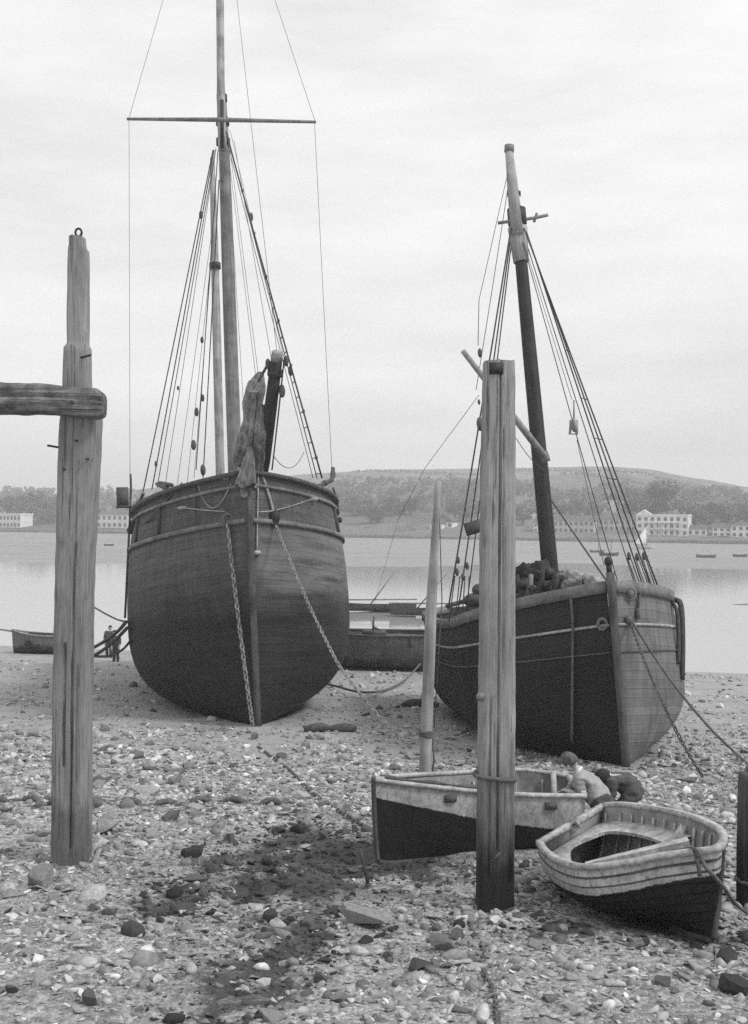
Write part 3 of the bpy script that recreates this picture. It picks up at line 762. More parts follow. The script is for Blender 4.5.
def foot_rubble(x, y):
    return 1.0 if any(abs(x - q.x) < w and abs(y - q.y - .1) < w for q, w in FEET) else 0.0
FEET = [(G(494, 908), .42), (G(72, 866), .5), (G(746, 905), .3), (G(423, 822), .25)]
rubble('post_foot_rubble', 260, .03, .10, 8.4, 13.6, foot_rubble, 8)
BIG = [rock_proto(100 + i, random.uniform(.4, .85), 14) for i in range(10)]
SLAB = [rock_proto(200 + i, .3, 14) for i in range(5)]
ROUND = [rock_proto(300 + i, .8, 18, False) for i in range(3)]
BRICK = [rock_proto(400 + i, .62, 26) for i in range(3)]
def stone_mesh(proto, tone):
    vv, ff = proto
    me = bpy.data.meshes.new('stone'); me.from_pydata([tuple(v) for v in vv], [], [tuple(int(i) for i in f) for f in ff]); me.update()
    a = me.attributes.new('tone', 'FLOAT', 'POINT'); a.data.foreach_set('value', np.full(len(vv), tone, dtype=np.float32))
    me.materials.append(M_STONE); return me
def put_stone(name, me, x, y, r, rz, tilt, label, group=None, sc=(1, .8, .8), sink=.2):
    o = bpy.data.objects.new(name, me); COL.objects.link(o)
    o.location = (x, y, gzd(x, y) + r * sink); o.rotation_euler = (tilt[0], tilt[1], rz); o.scale = (r*sc[0], r*sc[1], r*sc[2])
    tag(o, label, 'stone', group); taken.append((x, y, r)); return o
for (px, py, r, protos, tone, sc, label) in (
    (93, 900, .13, ROUND, .44, (1, .85, .8), 'pale rounded boulder at the foot of the left tall post'),
    (370, 922, .30, SLAB, .24, (1, .85, 1.0), 'large flat-topped grey slab between the small boat and the bottom edge'),
    (192, 853, .15, BRICK, .035, (1, .6, .75), 'black squared block lying on the dark mud patch'),
    (267, 858, .13, BRICK, .035, (1, .5, .6), 'low black block on the mud patch close to the beached boat side'),
    (270, 917, .11, BRICK, .045, (1, .8, .9), 'dark cube-like stone standing at the lower edge of the mud'),
    (133, 936, .11, ROUND, .06, (1, .8, .8), 'single dark rounded cobble on pale shingle'),
    (172, 820, .16, BIG, .10, (1, .8, .9), 'dark three-cornered stone just below the big chain'),
    (108, 832, .24, BIG, .26, (1, .7, 1.0), 'upright grey rock touching the tall post with the crossbeam'),
    (735, 993, .14, BRICK, .04, (1, .8, .9), 'dark block at the bottom right corner of the beach'),
    (728, 962, .14, BIG, .05, (1.3, .8, .7), 'dark wet stone below the stem of the clinker dinghy'),
    (270, 1013, .11, BIG, .24, (1.2, .8, .7), 'broad grey stone at the bottom edge of the beach'),
    (445, 950, .15, BIG, .14, (1.3, .7, .8), 'darkish angular stone midway between flat slab and thick post base'),
    (420, 968, .12, BIG, .06, (1, .8, .9), 'small dark stone below and right of the flat slab'),
    (195, 877, .14, BIG, .12, (1.2, .8, .5), 'low dark flat stone just below the black squared block'),
    (143, 795, .22, SLAB, .34, (1.3, .7, 1.2), 'pale slab on the stone ridge just above the big chain'),
    (40, 885, .2, BIG, .2, (1, .8, .9), 'grey wedge-shaped rock left of the pale rounded boulder')):
    p = G(px, py)
    put_stone('stone', stone_mesh(random.choice(protos), tone), p.x, p.y, r, random.uniform(0, 3), (random.gauss(0, .1), random.gauss(0, .1)), label, None, sc, .25)
kinds = [('stone', BIG + SLAB, .24, 'mid-grey angular stone lying among the rubble of the beach', 'loose mid-grey stones on the beach', 110),
         ('stone', BIG + SLAB, .36, 'light grey slaty stone lying among the rubble of the beach', 'loose light grey stones on the beach', 90),
         ('stone', BIG + BRICK, .10, 'dark wet stone lying among the rubble of the beach', 'loose dark stones on the beach', 40)]
rs = random.Random(11)
for (nm, protos, tone, lab, grp, n) in kinds:
    mes = [stone_mesh(p, tone * rs.uniform(.85, 1.15)) for p in protos[:8]]
    c = 0; tries = 0
    while c < n and tries < 6000:
        tries += 1
        y = math.sqrt(rs.uniform(6.9**2, 23**2)); x = rs.uniform(-.35, .35) * y
        if rs.random() > max(.04, dens_all(x, y) * 1.1) * (1.6 if tone < .1 and mudf(x, y) > .3 else .8): continue
        r = rs.uniform(.075, .125) * (1 + .045 * (y - 7))
        if tone > .15 and mudf(x, y) > .2: continue
        if not free(x, y, r) or blocked(x, y): continue
        put_stone(nm, rs.choice(mes), x, y, r, rs.uniform(0, 6.28), (rs.gauss(0, .18), rs.gauss(0, .18)), lab, grp, (rs.uniform(.8, 1.2), rs.uniform(.55, .9), rs.uniform(.6, 1.0)), rs.uniform(0, .3)); c += 1

# ------------------------------------------------------------------ posts
def baulk(prof, taper, n=60, grooves=(), seed=1, rough=.012):
    """squared timber: prof = [(z, cx, cy, wx, wy)], rings of 28 points with worn corners, optional long checks"""
    K = 56; mb = MB(); zs = np.linspace(prof[0][0], prof[-1][0], n)
    for z in zs:
        for a, c in zip(prof, prof[1:]):
            if z <= c[0] + 1e-9: break
        t = (z - a[0]) / max(1e-9, c[0] - a[0])
        cx, cy, wx, wy = [a[i] + (c[i] - a[i]) * t for i in range(1, 5)]
        for kx in range(K):
            an = 2*math.pi*kx/K
            cxx = math.cos(an); sy = math.sin(an); pw = 7.0
            m = (abs(cxx)**pw + abs(sy)**pw) ** (-1/pw)
            m *= 1 + .04 * mnoise.noise(V((cxx*2+seed*7, sy*2, z*1.1))) + .03*mnoise.noise(V((cxx*6+seed, sy*6, z*.5))) + .035*mnoise.noise(V((cxx*3+seed, sy*3, z*6))) + .05*min(0, mnoise.noise(V((cxx*2+seed*3, sy*2, z*2.2))) + .15)
            for (ga, z0, z1, dp) in grooves:
                if kx == ga * 2 and z0 < z < z1: m *= 1 - 1.8 * dp * (0.6 + .5 * mnoise.noise(V((z*2.0, ga, seed))))
            mb.v.append((cx + cxx*m*wx/2, cy + sy*m*wy/2, z + (.02*mnoise.noise(V((cxx*4, sy*4, seed))) if z > zs[-1]-.001 else 0)))
    for i in range(n-1):
        for j in range(K): mb.f.append((i*K+j, i*K+(j+1)%K, (i+1)*K+(j+1)%K, (i+1)*K+j))
    mb.f.append(tuple((n-1)*K+j for j in range(K))); mb.f.append(tuple(reversed(range(K))))
    return mb
# thick post in front of the moored boats
p0 = G(494.5, 909); d = p0.y
def prel(px, py): 
    q = W(px, py, d + .15) - p0; return q.x, q.z
pr = []
for (py, xl, xr) in ((918, 476.5, 513), (905, 476.5, 513), (780, 478, 513.5), (640, 479.5, 514), (500, 481, 514.5), (362, 484, 513.5)):
    xa, z = prel(xl, py); xb, _ = prel(xr, py); pr.append((z, (xa+xb)/2, .16, xb-xa, .32))
post = thing('timber_post', 'thick square grey timber post standing before the small white-topped boat', 'post', p0)
o = baulk(pr, 0, 80, ((21, .5, 4.75, .15), (22, 2.0, 4.2, .07), (19, .3, 1.8, .10), (24, .2, 1.5, .12)), 3).build('shaft', post_mat('grey_baulk_wood', .29, 1.1, .09), post); smooth_angle(o, 40)
mb = MB(); x, z = prel(495, 775); ring = []
for i in range(17):
    an = 2*math.pi*i/16; m = (abs(math.cos(an))**6 + abs(math.sin(an))**6) ** (-1/6); ring.append((x + math.cos(an)*m*.175, .16 + math.sin(an)*m*.175, z + .012*math.sin(an*2)))
mb.tube(ring, .022, 6, False); mb.build('rope_lashing', M_ROPE, post)
mb = MB(); x, z = prel(500, 372); mb.box((x - .05, .0, z + .01), (.12, .02, .10)); mb.build('notch_iron', M_IRON, post)
mb = MB(); x, z = prel(479, 694); mb.ball((x, 0, z), .04); x, z = prel(493, 852); mb.tube([(x-.03, -.02, z-.03), (x+.04, -.04, z+.05)], .008, 5); mb.build('bolt', M_RAIL, post)
# tall stepped post with the crossbeam
p0 = G(71, 867); d = p0.y
pr = []
for (py, xl, xr) in ((876, 53, 88), (866, 53, 88), (740, 54.5, 89.5), (640, 55.5, 90.5), (560, 57.5, 92), (480, 60, 97), (420, 62, 100), (415, 63, 99.5), (412, 63.5, 90), (346, 65.5, 89.5), (345, 68, 87.5), (262, 68.5, 87.5), (250, 69, 87.3), (246, 70, 84.5), (237, 70, 83.5)):
    xa, z = prel(xl, py); xb, _ = prel(xr, py); pr.append((z, (xa+xb)/2, .17, xb-xa, .34 if py > 413 else .26 if py > 345.5 else .2))
post2 = thing('timber_post', 'tall weathered post narrowing in steps, carrying a rough crossbeam', 'post', p0)
o = baulk(pr, 0, 150, ((22, .2, 3.2, .14), (20, 1.0, 2.2, .18), (23, .8, 2.0, .1)), 9).build('shaft', post_mat('brown_grey_post_wood', .24, .5, .7), post2); smooth_angle(o, 40)
x, z = prel(78, 232); mb = MB(); mb.tube([(x + .032*math.cos(a), .17, z + .04*math.sin(a)) for a in [2*math.pi*i/12 for i in range(13)]], .012, 6, False); mb.build('eye_bolt', M_IRON, post2)
mb = MB()
for (px, py, l) in ((86, 360, .09), (60, 449, -.08), (81, 442, .0), (69, 470, 0), (92, 460, 0)):
    x, z = prel(px, py); MB().tube([(x - l, .08, z), (x + l, -.06 + abs(l)*.6, z + abs(l)*.3)], .011, 6).build('iron_spike', M_IRON, post2)
# old heel timber behind the post
mb = baulk([(prel(50, 705)[1], prel(50, 705)[0] + .02, .42, .14, .14), (prel(58, 560)[1], prel(60, 560)[0], .4, .10, .12), (prel(60, 470)[1], prel(64, 470)[0], .38, .07, .1)], 0, 30, (), 4)
mb.build('backing_timber', post_mat('backing_wood', .11, .6, .6), post2)
# crossbeam
q0 = W(85, 405, d) ; beam = thing('cross_beam', 'rough split timber beam pinned across the tall stepped post', 'beam', q0)
mb = MB(); K = 48
xs = np.linspace(-2.1, .225, 90)
for i, x in enumerate(xs):
    t = (x + 2.1) / 2.325
    e = 1.0 if x < .15 else 1 - .25 * ((x - .15) / .075) ** 2
    hh = .265 * e * (1 + .05 * mnoise.noise(V((x*3, 1, 1)))); zc = -.0 - .05 * x + .02 * mnoise.noise(V((x*2, 4, 2)))
    for j in range(K):
        an = 2*math.pi*j/K; m = (abs(math.cos(an))**5 + abs(math.sin(an))**5) ** (-1/5)
        m *= 1 + .07*mnoise.noise(V((x*7, math.cos(an)*2, math.sin(an)*2))) - (.22 if abs(math.sin(an - math.pi + .25)) < .07 and math.cos(an) < 0 else 0) + .12 * mnoise.noise(V((x*1.8, math.cos(an)*3, math.sin(an)*3))) + .16*mnoise.noise(V((x*.5, math.cos(an)*7, math.sin(an)*7))) + .10*mnoise.noise(V((x*.9, math.cos(an)*17, math.sin(an)*17)))
        mb.v.append((x, -.14 + math.cos(an)*m*.11, zc + math.sin(an)*m*hh/2))
for i in range(len(xs)-1):
    for j in range(K): mb.f.append((i*K+j, (i+1)*K+j, (i+1)*K+(j+1)%K, i*K+(j+1)%K))
mb.f.append(tuple(range(K))); mb.f.append(tuple((len(xs)-1)*K+j for j in reversed(range(K))))
mb.build('split_timber', simple('beam_wood', .18, .85, .75, 40, (.04, 1, 1.2), 1.0, .04, .45), beam)
mb = MB(); mb.tube([(-.06, -.27, -.0), (-.06, .02, 0)], .015, 8); mb.build('iron_pin', M_IRON, beam)
# thin pole behind the small boat, short post at the right edge
g0 = G(423, 822)
mp = thing('mooring_pole', 'slender pale pole lashed with rope, rising behind the small boat', 'pole', g0)
def onp(px, py): return W(px, py, g0.y) - g0
base = onp(422.5, 824)
MB().tube(lerpn(base - V((0,0,.25)), onp(430, 640), 4) + lerpn(onp(431, 610), onp(438, 481), 4), [.075]*3 + [.073]*2 + [.07, .06, .05, .042, .038], 10).build('pole_shaft', M_SPARL, mp)
mb = MB(); a = onp(426, 734)
for i in range(5): mb.tube([a + V((.08*math.cos(t), .08*math.sin(t), .012*i - .02 + .01*math.sin(t*2+i))) for t in [2*math.pi*j/12 for j in range(13)]], .012, 5, False)
mb.tube([onp(432, 730), onp(434, 760), onp(430, 790)], .012, 5); mb.build('rope_lashing', M_ROPE, mp)
MB().tube([onp(439, 500), onp(442, 600), onp(434, 728)], .009, 4).build('hanging_line', M_ROPE, mp)
e0 = G(749, 908)
ep = thing('mooring_post', 'short dark post at the beach edge holding the dinghy painter', 'post', e0)
z1 = (W(749, 776, e0.y) - e0).z
o = baulk([(-.2, .02, .1, .17, .17), (z1*.5, .02, .1, .165, .165), (z1, .02, .1, .15, .15)], 0, 30, (), 5).build('shaft', post_mat('short_post_wood', .09, .8, .2), ep)
mb = MB(); mb.tube([(.02 + .1*math.cos(t), .1 + .1*math.sin(t), .22 + .01*math.sin(t)) for t in [2*math.pi*j/12 for j in range(13)]], .018, 5, False); mb.build('rope_lashing', M_ROPE, ep)
# ------------------------------------------------------------------ small boats
def paint_mat(name, white, black, a, bq, lap_shades, chip=.6, wrough=.6):
    """painted strakes above, tarred bottom below; the paint edge lies a + bq*s metres under the gunwale"""
    m, nt, b, oc, uv = newmat(name)
    su = nt.nodes.new('ShaderNodeSeparateXYZ'); nt.links.new(uv, su.inputs[0])
    n1 = nnoise(nt, oc, 14, 8, .7, (1, 1, 1)); n2 = nnoise(nt, oc, 3.2, 6, .65); n3 = nnoise(nt, oc, 60, 4, .7)
    n4 = nnoise(nt, uv, 9, 7, .7, (5, 1.2, 1))
    edge = nmath(nt, 'ADD', nmath(nt, 'MULTIPLY', su.outputs[0], bq), a)
    dd = nmath(nt, 'SUBTRACT', nmath(nt, 'ADD', su.outputs[1], nmath(nt, 'MULTIPLY', nmath(nt, 'SUBTRACT', n1, .5), .05)), edge)
    f = nmath(nt, 'MULTIPLY', nmath(nt, 'ADD', dd, .006), 80, True)
    wcol = nmix(nt, 1.0, ramp(nt, n2, [(.3, white*.6), (.7, white*1.2)]), ramp(nt, n3, [(.3, .75), (.6, 1.1)]), 'MULTIPLY')
    wcol = nmix(nt, 1.0, wcol, ramp(nt, n4, [(.32, .55), (.55, 1.05)]), 'MULTIPLY')
    wcol = nmix(nt, ramp(nt, n1, [(.60, 0), (.70, chip)]), wcol, .07)
    for ln in lap_shades:  # shade under the strake laps, put into the colour as dark lines
        q = nmath(nt, 'ABSOLUTE', nmath(nt, 'SUBTRACT', su.outputs[1], ln))
        wcol = nmix(nt, ramp(nt, q, [(.004, .85), (.011, 0.0)]), wcol, .03)
    bcol = nmix(nt, 1.0, ramp(nt, n2, [(.3, black*.5), (.7, black*1.7)]), ramp(nt, n1, [(.3, .6), (.7, 1.6)]), 'MULTIPLY')
    nt.links.new(nmix(nt, f, wcol, bcol), b.inputs['Base Color']); b.inputs['Roughness'].default_value = wrough
    b.inputs['Specular IOR Level'].default_value = .3
    bump(nt, b, nmath(nt, 'ADD', n1, nmath(nt, 'MULTIPLY', n3, .4)), .5, .008)
    return m
def resn(pts, n):
    pts = [V(p) for p in pts]; L = [0]
    for a, c in zip(pts, pts[1:]): L.append(L[-1] + (c - a).length)
    out = []
    for kx in range(n + 1):
        t = L[-1] * kx / n; i = 0
        while i < len(L) - 2 and L[i+1] < t: i += 1
        out.append(pts[i].lerp(pts[i+1], (t - L[i]) / max(1e-9, L[i+1] - L[i])))
    return out
class Dinghy:
    def __init__(s, near, far, keel, O, n=36, pw=2.6):
        s.n = n; s.O = O
        s.N = [p - O for p in resn(bez(near, 6), n)]; s.Fr = [p - O for p in resn(bez(far, 6), n)]; s.K = [p - O for p in resn(bez(keel, 6), n)]
        s.pw = pw
    lap = 0.0
    def pt(s, i, w, far, inset=0.0):
        """w 0 keel .. 1 gunwale"""
        Gp = (s.Fr if far else s.N)[i]; Kp = s.K[i]
        an = w * math.pi / 2; t = i / s.n
        pw = 1.35 + (s.pw - 1.35) * min(1, t / .45)
        a = math.sin(an) ** (2 / pw); bq = 1 - max(0.0, math.cos(an)) ** (2 / pw)
        p = V((Kp.x + (Gp.x - Kp.x) * a, Kp.y + (Gp.y - Kp.y) * a, Kp.z + (Gp.z - Kp.z) * bq))
        if inset:
            c = Kp.lerp((s.N[i] + s.Fr[i]) / 2, .75)
            d = c - p; L = d.length; cl = Kp.lerp((s.N[i] + s.Fr[i]) / 2, w); hw = V((p.x - cl.x, p.y - cl.y, 0)).length
            if L > 1e-6: p = p + d / L * min(inset, L * .5, hw * .45)
        return p
    def shell(s, inset=0.0, w1=1.0, m=18, i0=0, lap=0.0, lapw=.085):
        mb = MB(); uv = []
        for far in (False, True):
            base = len(mb.v)
            for i in range(s.n + 1):
                prev = None; acc = 0
                for j in range(m + 1):
                    p = s.pt(i, w1 * (1 - j / m), far, inset)
                    if prev is not None: acc += (p - prev).length
                    prev = p
                    if lap and i > 0:       # each strake's lower edge stands proud of the next one down
                        c = s.K[i].lerp((s.N[i] + s.Fr[i]) / 2, .6); o_ = (p - c).normalized()
                        p = p + o_ * lap * ((acc / lapw) % 1.0) * min(1, w1 * (1 - j / m) * 4) * min(1, i / 4)
                    mb.v.append(tuple(p)); uv.append((i / s.n, acc))
            for i in range(i0, s.n):
                for j in range(m):
                    a = base + i*(m+1) + j; q = (a, a+1, a+m+2, a+m+1)
                    mb.f.append(q if far else q[::-1])
        # transom
        A = s.n*(m+1); B = (s.n+1)*(m+1) + s.n*(m+1)
        for j in range(m): mb.f.append((A+j, A+j+1, B+j+1, B+j))
        mb.uv = uv; return mb
    def loop(s, w=1.0, inset=0.0):
        return [s.pt(i, w, False, inset) for i in range(s.n + 1)] + [s.pt(i, w, True, inset) for i in range(s.n, -1, -1)]
    def rib(s, i, inset=.05, w0=.2, r=.014):
        out = []
        for far in (False, True):
            out.append([s.pt(i, w0 + (.97 - w0)*k_/8, far, inset) for k_ in range(9)])
        return out

# ---- clinker dinghy with the horseshoe bench
def hp(px, py, h): return G(px, py, h)
A_, B_, C_ = hp(587, 868, .47), hp(665, 810, .74), hp(722, 843, .74)
Un = (B_ - A_).cross(C_ - A_).normalized()
if Un.z < 0: Un = -Un
def PP(px, py, down=0.0):
    x, z = ray(px, py); dr = V((x, 1, z)); c0 = V((0, 0, CAMZ))
    t = (A_ - Un * down - c0).dot(Un) / dr.dot(Un)
    return c0 + dr * t
near = [PP(*p) for p in ((723, 844), (719, 848.5), (708, 851), (692, 852.5), (660, 857), (630, 863), (600, 867), (580, 867.5), (560, 862), (546, 853), (539, 843))]
far = [PP(*p) for p in ((723, 844), (723.5, 838), (719, 831), (708, 824), (690, 817), (665, 811), (640, 807), (620, 805), (603, 806))]
tc = (near[-1] + far[-1]) / 2
kb = G(713, 939); ks = tc - Un * .56
ks.z = max(ks.z, gz(ks.x, ks.y) - .03)
keel = [kb, kb.lerp(ks, .12) - V((0, 0, .02)), kb.lerp(ks, .5) , ks]
O3 = (kb + ks) / 2; O3.z = gz(O3.x, O3.y)
D3 = Dinghy(near, far, keel, O3, 40, 2.4)
din = thing('rowing_dinghy', 'stubby clinker dinghy tilted on the shingle, white strakes over black bottom, horseshoe bench inside', 'rowing boat', O3)
D3.shell(m=120, lap=.016).build('hull', paint_mat('dinghy_paint', .45, .008, .20, .09, (.085, .17), .8), din)
M_IN = simple('dinghy_inside', .26, .8, .3, 10, None, .3, .01, .35)
M_INB = simple('dinghy_bilge', .045, .8, .4, 10, (1, 1, 1), .3, .01, .5)
M_GUN = simple('gunwale_wood', .38, .7, .5, 16, None, .4, .008, .3)
D3.shell(.028, i0=4).build('inner_planking', M_IN, din)
lp = D3.loop(1.0); mb = MB()
sd = []
c0 = sum(lp, V()) / len(lp)
lp2 = bez(lp[::2] , 2)
for nm, seq in (('gunwale', D3.N), ('gunwale', D3.Fr)):
    sds = []
    for i in range(len(seq)):
        t = (seq[min(len(seq)-1, i+1)] - seq[max(0, i-1)]); t.z = 0; t.normalize(); sds.append(V((t.y, -t.x, 0)))
    MB().strip([p + V((0, 0, .008)) for p in seq], sds, .062, .045).build(nm, M_GUN, din)
a, bq = D3.N[-1], D3.Fr[-1]
mb = MB(); dd = (bq - a).normalized(); pp = V((dd.y, -dd.x, 0)).normalized()
mb.strip([a, a.lerp(bq, .46), a.lerp(bq, .47) - V((0,0,.05)), a.lerp(bq, .57) - V((0,0,.05)), a.lerp(bq, .58), bq], [pp]*6, .05, .05); mb.build('transom_cap', M_GUN, din)
for v_ in (.085,):
    for far_ in (False, True):
        pts = []
        for i in range(0, D3.n + 1):
            # walk down the girth by v_
            prev = D3.pt(i, 1, far_); acc = 0; w = 1.0
            while acc < v_ and w > .05:
                w -= .003; q = D3.pt(i, w, far_); acc += (q - prev).length; prev = q
            c = (D3.N[i] + D3.Fr[i]) / 2; o_ = (prev - c); o_.z = 0
            pts.append(prev + o_.normalized() * .012)
        MB().tube(pts, .007, 5).build('lap_shade_strip', M_TRIM, din)  # dark strip drawing in the shade under the top lap
for i in range(9, 40, 3):
    mb = MB()
    for side in D3.rib(i): mb.tube(side, .013, 5)
    mb.build('rib', M_GUN, din)
# stem and keel timbers
st = [D3.N[0] + V((0,0,.05))] + [D3.pt(0, 1 - k_/8, False) for k_ in range(9)]
MB().tube(st[1:], .022, 6).build('stem_post', M_STEM, din)
MB().tube([p - V((0, 0, .02)) for p in D3.K], .03, 6).build('keel', M_STEM, din)
# horseshoe bench: between the planking and an inner edge
dn = .14
outer = [D3.pt(i, .93, True, .03) for i in range(16, D3.n + 1)] + [D3.pt(i, .93, False, .03) for i in range(D3.n, 24, -1)]
outer = [p - Un * 0 for p in outer]
inn_px = [(664, 843), (652, 838), (640, 834.5), (626, 832), (612, 831), (603, 832), (590, 837), (578, 842), (571, 847), (570, 854), (572, 861), (580, 864)]
inner = resn(bez([PP(x, y, dn) - O3 for x, y in inn_px], 4), len(outer) - 1)
ol = []
for p in outer:   # drop the outer edge onto the bench plane
    h = (p + O3 - A_).dot(Un); ol.append(p - Un * (h + dn))
mb = MB(); n_ = len(ol)
mb.v = [tuple(p) for p in ol] + [tuple(p) for p in inner] + [tuple(p - Un*.03) for p in ol] + [tuple(p - Un*.03) for p in inner]
for i in range(n_ - 1):
    mb.f += [(i, i+1, n_+i+1, n_+i), (2*n_+i, 3*n_+i, 3*n_+i+1, 2*n_+i+1), (n_+i, n_+i+1, 3*n_+i+1, 3*n_+i)]
mb.build('horseshoe_bench', M_GUN, din, smooth=False)
# bottom boards
mb = MB()
for f in (-.5, -.3, -.1, .1, .3, .5):
    pts = [D3.K[i].lerp((D3.Fr if f > 0 else D3.N)[i], abs(f)*.75) for i in range(10, 39, 2)]
    pts = [V((p.x, p.y, D3.K[i].z + .10)) for p, i in zip(pts, range(10, 39, 2))]
    mb.strip(pts, [V((.8, .5, 0)).normalized()] * len(pts), .10, .02)
mb.build('bottom_boards', M_INB, din)
# thwart plank lying from the near side across to the bow
a, bq = PP(585, 863, .05) - O3, PP(688, 838.5, .03) - O3
t = (bq - a).normalized(); sdv = t.cross(Un).normalized()
mb = MB()
mb.add([a - sdv*.035, a + sdv*.035, bq + sdv*.07, bq - sdv*.07, a - sdv*.035 - Un*.03, a + sdv*.035 - Un*.03, bq + sdv*.07 - Un*.05, bq - sdv*.07 - Un*.05],
       [(0,1,2,3), (7,6,5,4), (0,4,5,1), (1,5,6,2), (2,6,7,3), (3,7,4,0)])
mb.build('thwart', M_GUN, din, smooth=False)
mb = MB(); q1 = PP(681, 823, .02) - O3; q2 = PP(684, 838, .1) - O3; q3 = PP(672, 836, .12) - O3
mb.add([q1, q2, q3, q1 + Un*0 + sdv*.03, q2 + sdv*.03, q3 + sdv*.03], [(0,1,2), (5,4,3), (0,3,4,1), (1,4,5,2), (2,5,3,0)]); mb.build('knee', M_GUN, din, smooth=False)
mb = MB(); q1 = PP(575, 819, -.05) - O3; q2 = PP(582, 828, .05) - O3; q3 = PP(573, 826, .05) - O3
mb.add([q1, q2, q3, q1 + sdv*.03, q2 + sdv*.03, q3 + sdv*.03], [(0,1,2), (5,4,3), (0,3,4,1), (1,4,5,2), (2,5,3,0)]); mb.tube([PP(576, 820, 0) - O3, PP(566, 832, .06) - O3, PP(560, 838, .1) - O3], .012, 5); mb.build('sculling_notch', M_GUN, din, smooth=False)
# painter from the bow to the short post
pa = [PP(694, 849, .0), PP(692, 848, -.03), PP(698, 851, -.04), W(703, 862, 8.6), W(709, 871, 8.55), W(722, 885, 8.7), W(735, 903, 8.9), W(748, 917, 8.95) + V((0, 0, .03))]
tag(MB().tube(bez(pa, 6), .016, 6).build('painter_rope', M_ROPE), 'pale rope painter leading over the tilted dinghy\'s bow to the short dark post', 'rope')
MB().tube(bez([PP(694, 849, -.02) - O3, W(697, 860, 8.62) - O3, W(700, 876, 8.55) - O3], 4), .018, 6).build('bow_lashing', M_TAR, din)

# ---- white-topped boat behind the thick post
nearB = [hp(*p) for p in ((374.5, 780, .83), (400, 783.5, .78), (440, 788, .72), (480, 792, .66), (520, 795, .63), (560, 796, .61), (585, 796, .60))]
farB = [hp(*p) for p in ((374.5, 780, .83), (392, 777, .83), (420, 775, .80), (450, 773.5, .77), (480, 771.5, .74), (513, 770, .72), (540, 772, .69), (568, 777, .66))]
kb = G(379, 861); sm = (nearB[-1] + farB[-1]) / 2; ks = V((sm.x - .05, sm.y, gz(sm.x, sm.y) + .02))
O2 = (kb + ks) / 2; O2.z = gz(O2.x, O2.y)
D2 = Dinghy(nearB, farB, [kb, kb.lerp(ks, .1) - V((0,0,.03)), kb.lerp(ks, .5) - V((0,0,.03)), ks], O2, 36, 2.8)
tender = thing('small_boat', 'upright small boat with black bottom and chipped white topsides behind the thick square post', 'boat', O2)
D2.shell().build('hull', paint_mat('tender_paint', .38, .008, .175, .22, (), .9), tender)
D2.shell(.028, i0=4).build('inner_planking', simple('tender_inside', .24, .8, .35, 10, None, .4, .01, .4), tender)
for seq in (D2.N, D2.Fr):
    sds = []
    for i in range(len(seq)):
        t = (seq[min(len(seq)-1, i+1)] - seq[max(0, i-1)]); t.z = 0; t.normalize(); sds.append(V((t.y, -t.x, 0)))
    MB().strip([p + V((0, 0, .005)) for p in seq], sds, .055, .04).build('gunwale', M_GUN, tender)
seq = [D2.N[i] + V((0, .06, .03)) for i in range(1, 22)]
MB().tube(seq, [.02 + .012*math.sin(i*.9) for i in range(21)], 6).build('loose_rail', M_TRIM, tender)
st = [D2.N[0] + V((-.01, -.01, .03))] + [D2.pt(0, 1 - k_/8, False) - V((.01, 0, 0)) for k_ in range(9)]
MB().tube(st, .026, 6).build('stem_post', M_STEM, tender)
MB().tube([p - V((0, 0, .01)) for p in D2.K], .03, 6).build('keel', M_STEM, tender)
a, bq = D2.N[-1], D2.Fr[-1]
MB().strip([a, bq], [V((1, -.2, 0)).normalized()]*2, .05, .06).build('transom_cap', M_GUN, tender)
for i in range(12, 36, 4):
    mb = MB()
    for side in D2.rib(i): mb.tube(side, .014, 5)
    mb.build('rib', M_GUN, tender)
for i, m_ in ((14, M_GUN), (27, M_GUN)):
    p, q = D2.pt(i, .8, False, .03), D2.pt(i, .8, True, .03); p.z = q.z = min(p.z, q.z)
    MB().strip([p, q], [V((1, 0, 0))]*2, .2, .03).build('thwart', m_, tender)
for (px, py) in ((448, 799), (551, 804)):
    w_ = W(px, py, 11.62 if px < 500 else 11.72); 
    # seat the plate on the planking
    best = min(((D2.pt(i, w, False) + O2 - w_).length, i, w) for i in range(4, 36) for w in (.7, .75, .8, .85, .9, .95))
    p = D2.pt(best[1], best[2], False)
    MB().box(p + V((0, -.012, 0)), (.13, .03, .075), Matrix.Rotation(R(8), 3, 'Z')).build('patch_plate', M_TRIM, tender)
mb = MB(); p = D2.pt(33, .7, True, .02); mb.tube([D2.Fr[34] - V((.02, .02, -.02)), D2.K[33] + V((0, .1, .35))], .035, 6); mb.build('stern_knee', M_BAND, tender)
mb = MB(); p = D2.Fr[23]; mb.tube([p + V((0,0,.0)), p + V((0,0,.09))], .02, 6); mb.tube([p + V((-.03,0,.09)), p + V((.04,0,.09))], .015, 5); mb.build('rowlock', M_IRON, tender)
heap2 = MB()
for i in range(5): heap2.ball(D2.K[28] + V((.1*i - .2, .05*(i % 2), .30 + .02*(i % 3))), .09, (1.3, 1, .6), 8, 6, .12)
heap2.build('heaped_net', M_SAILD, tender)

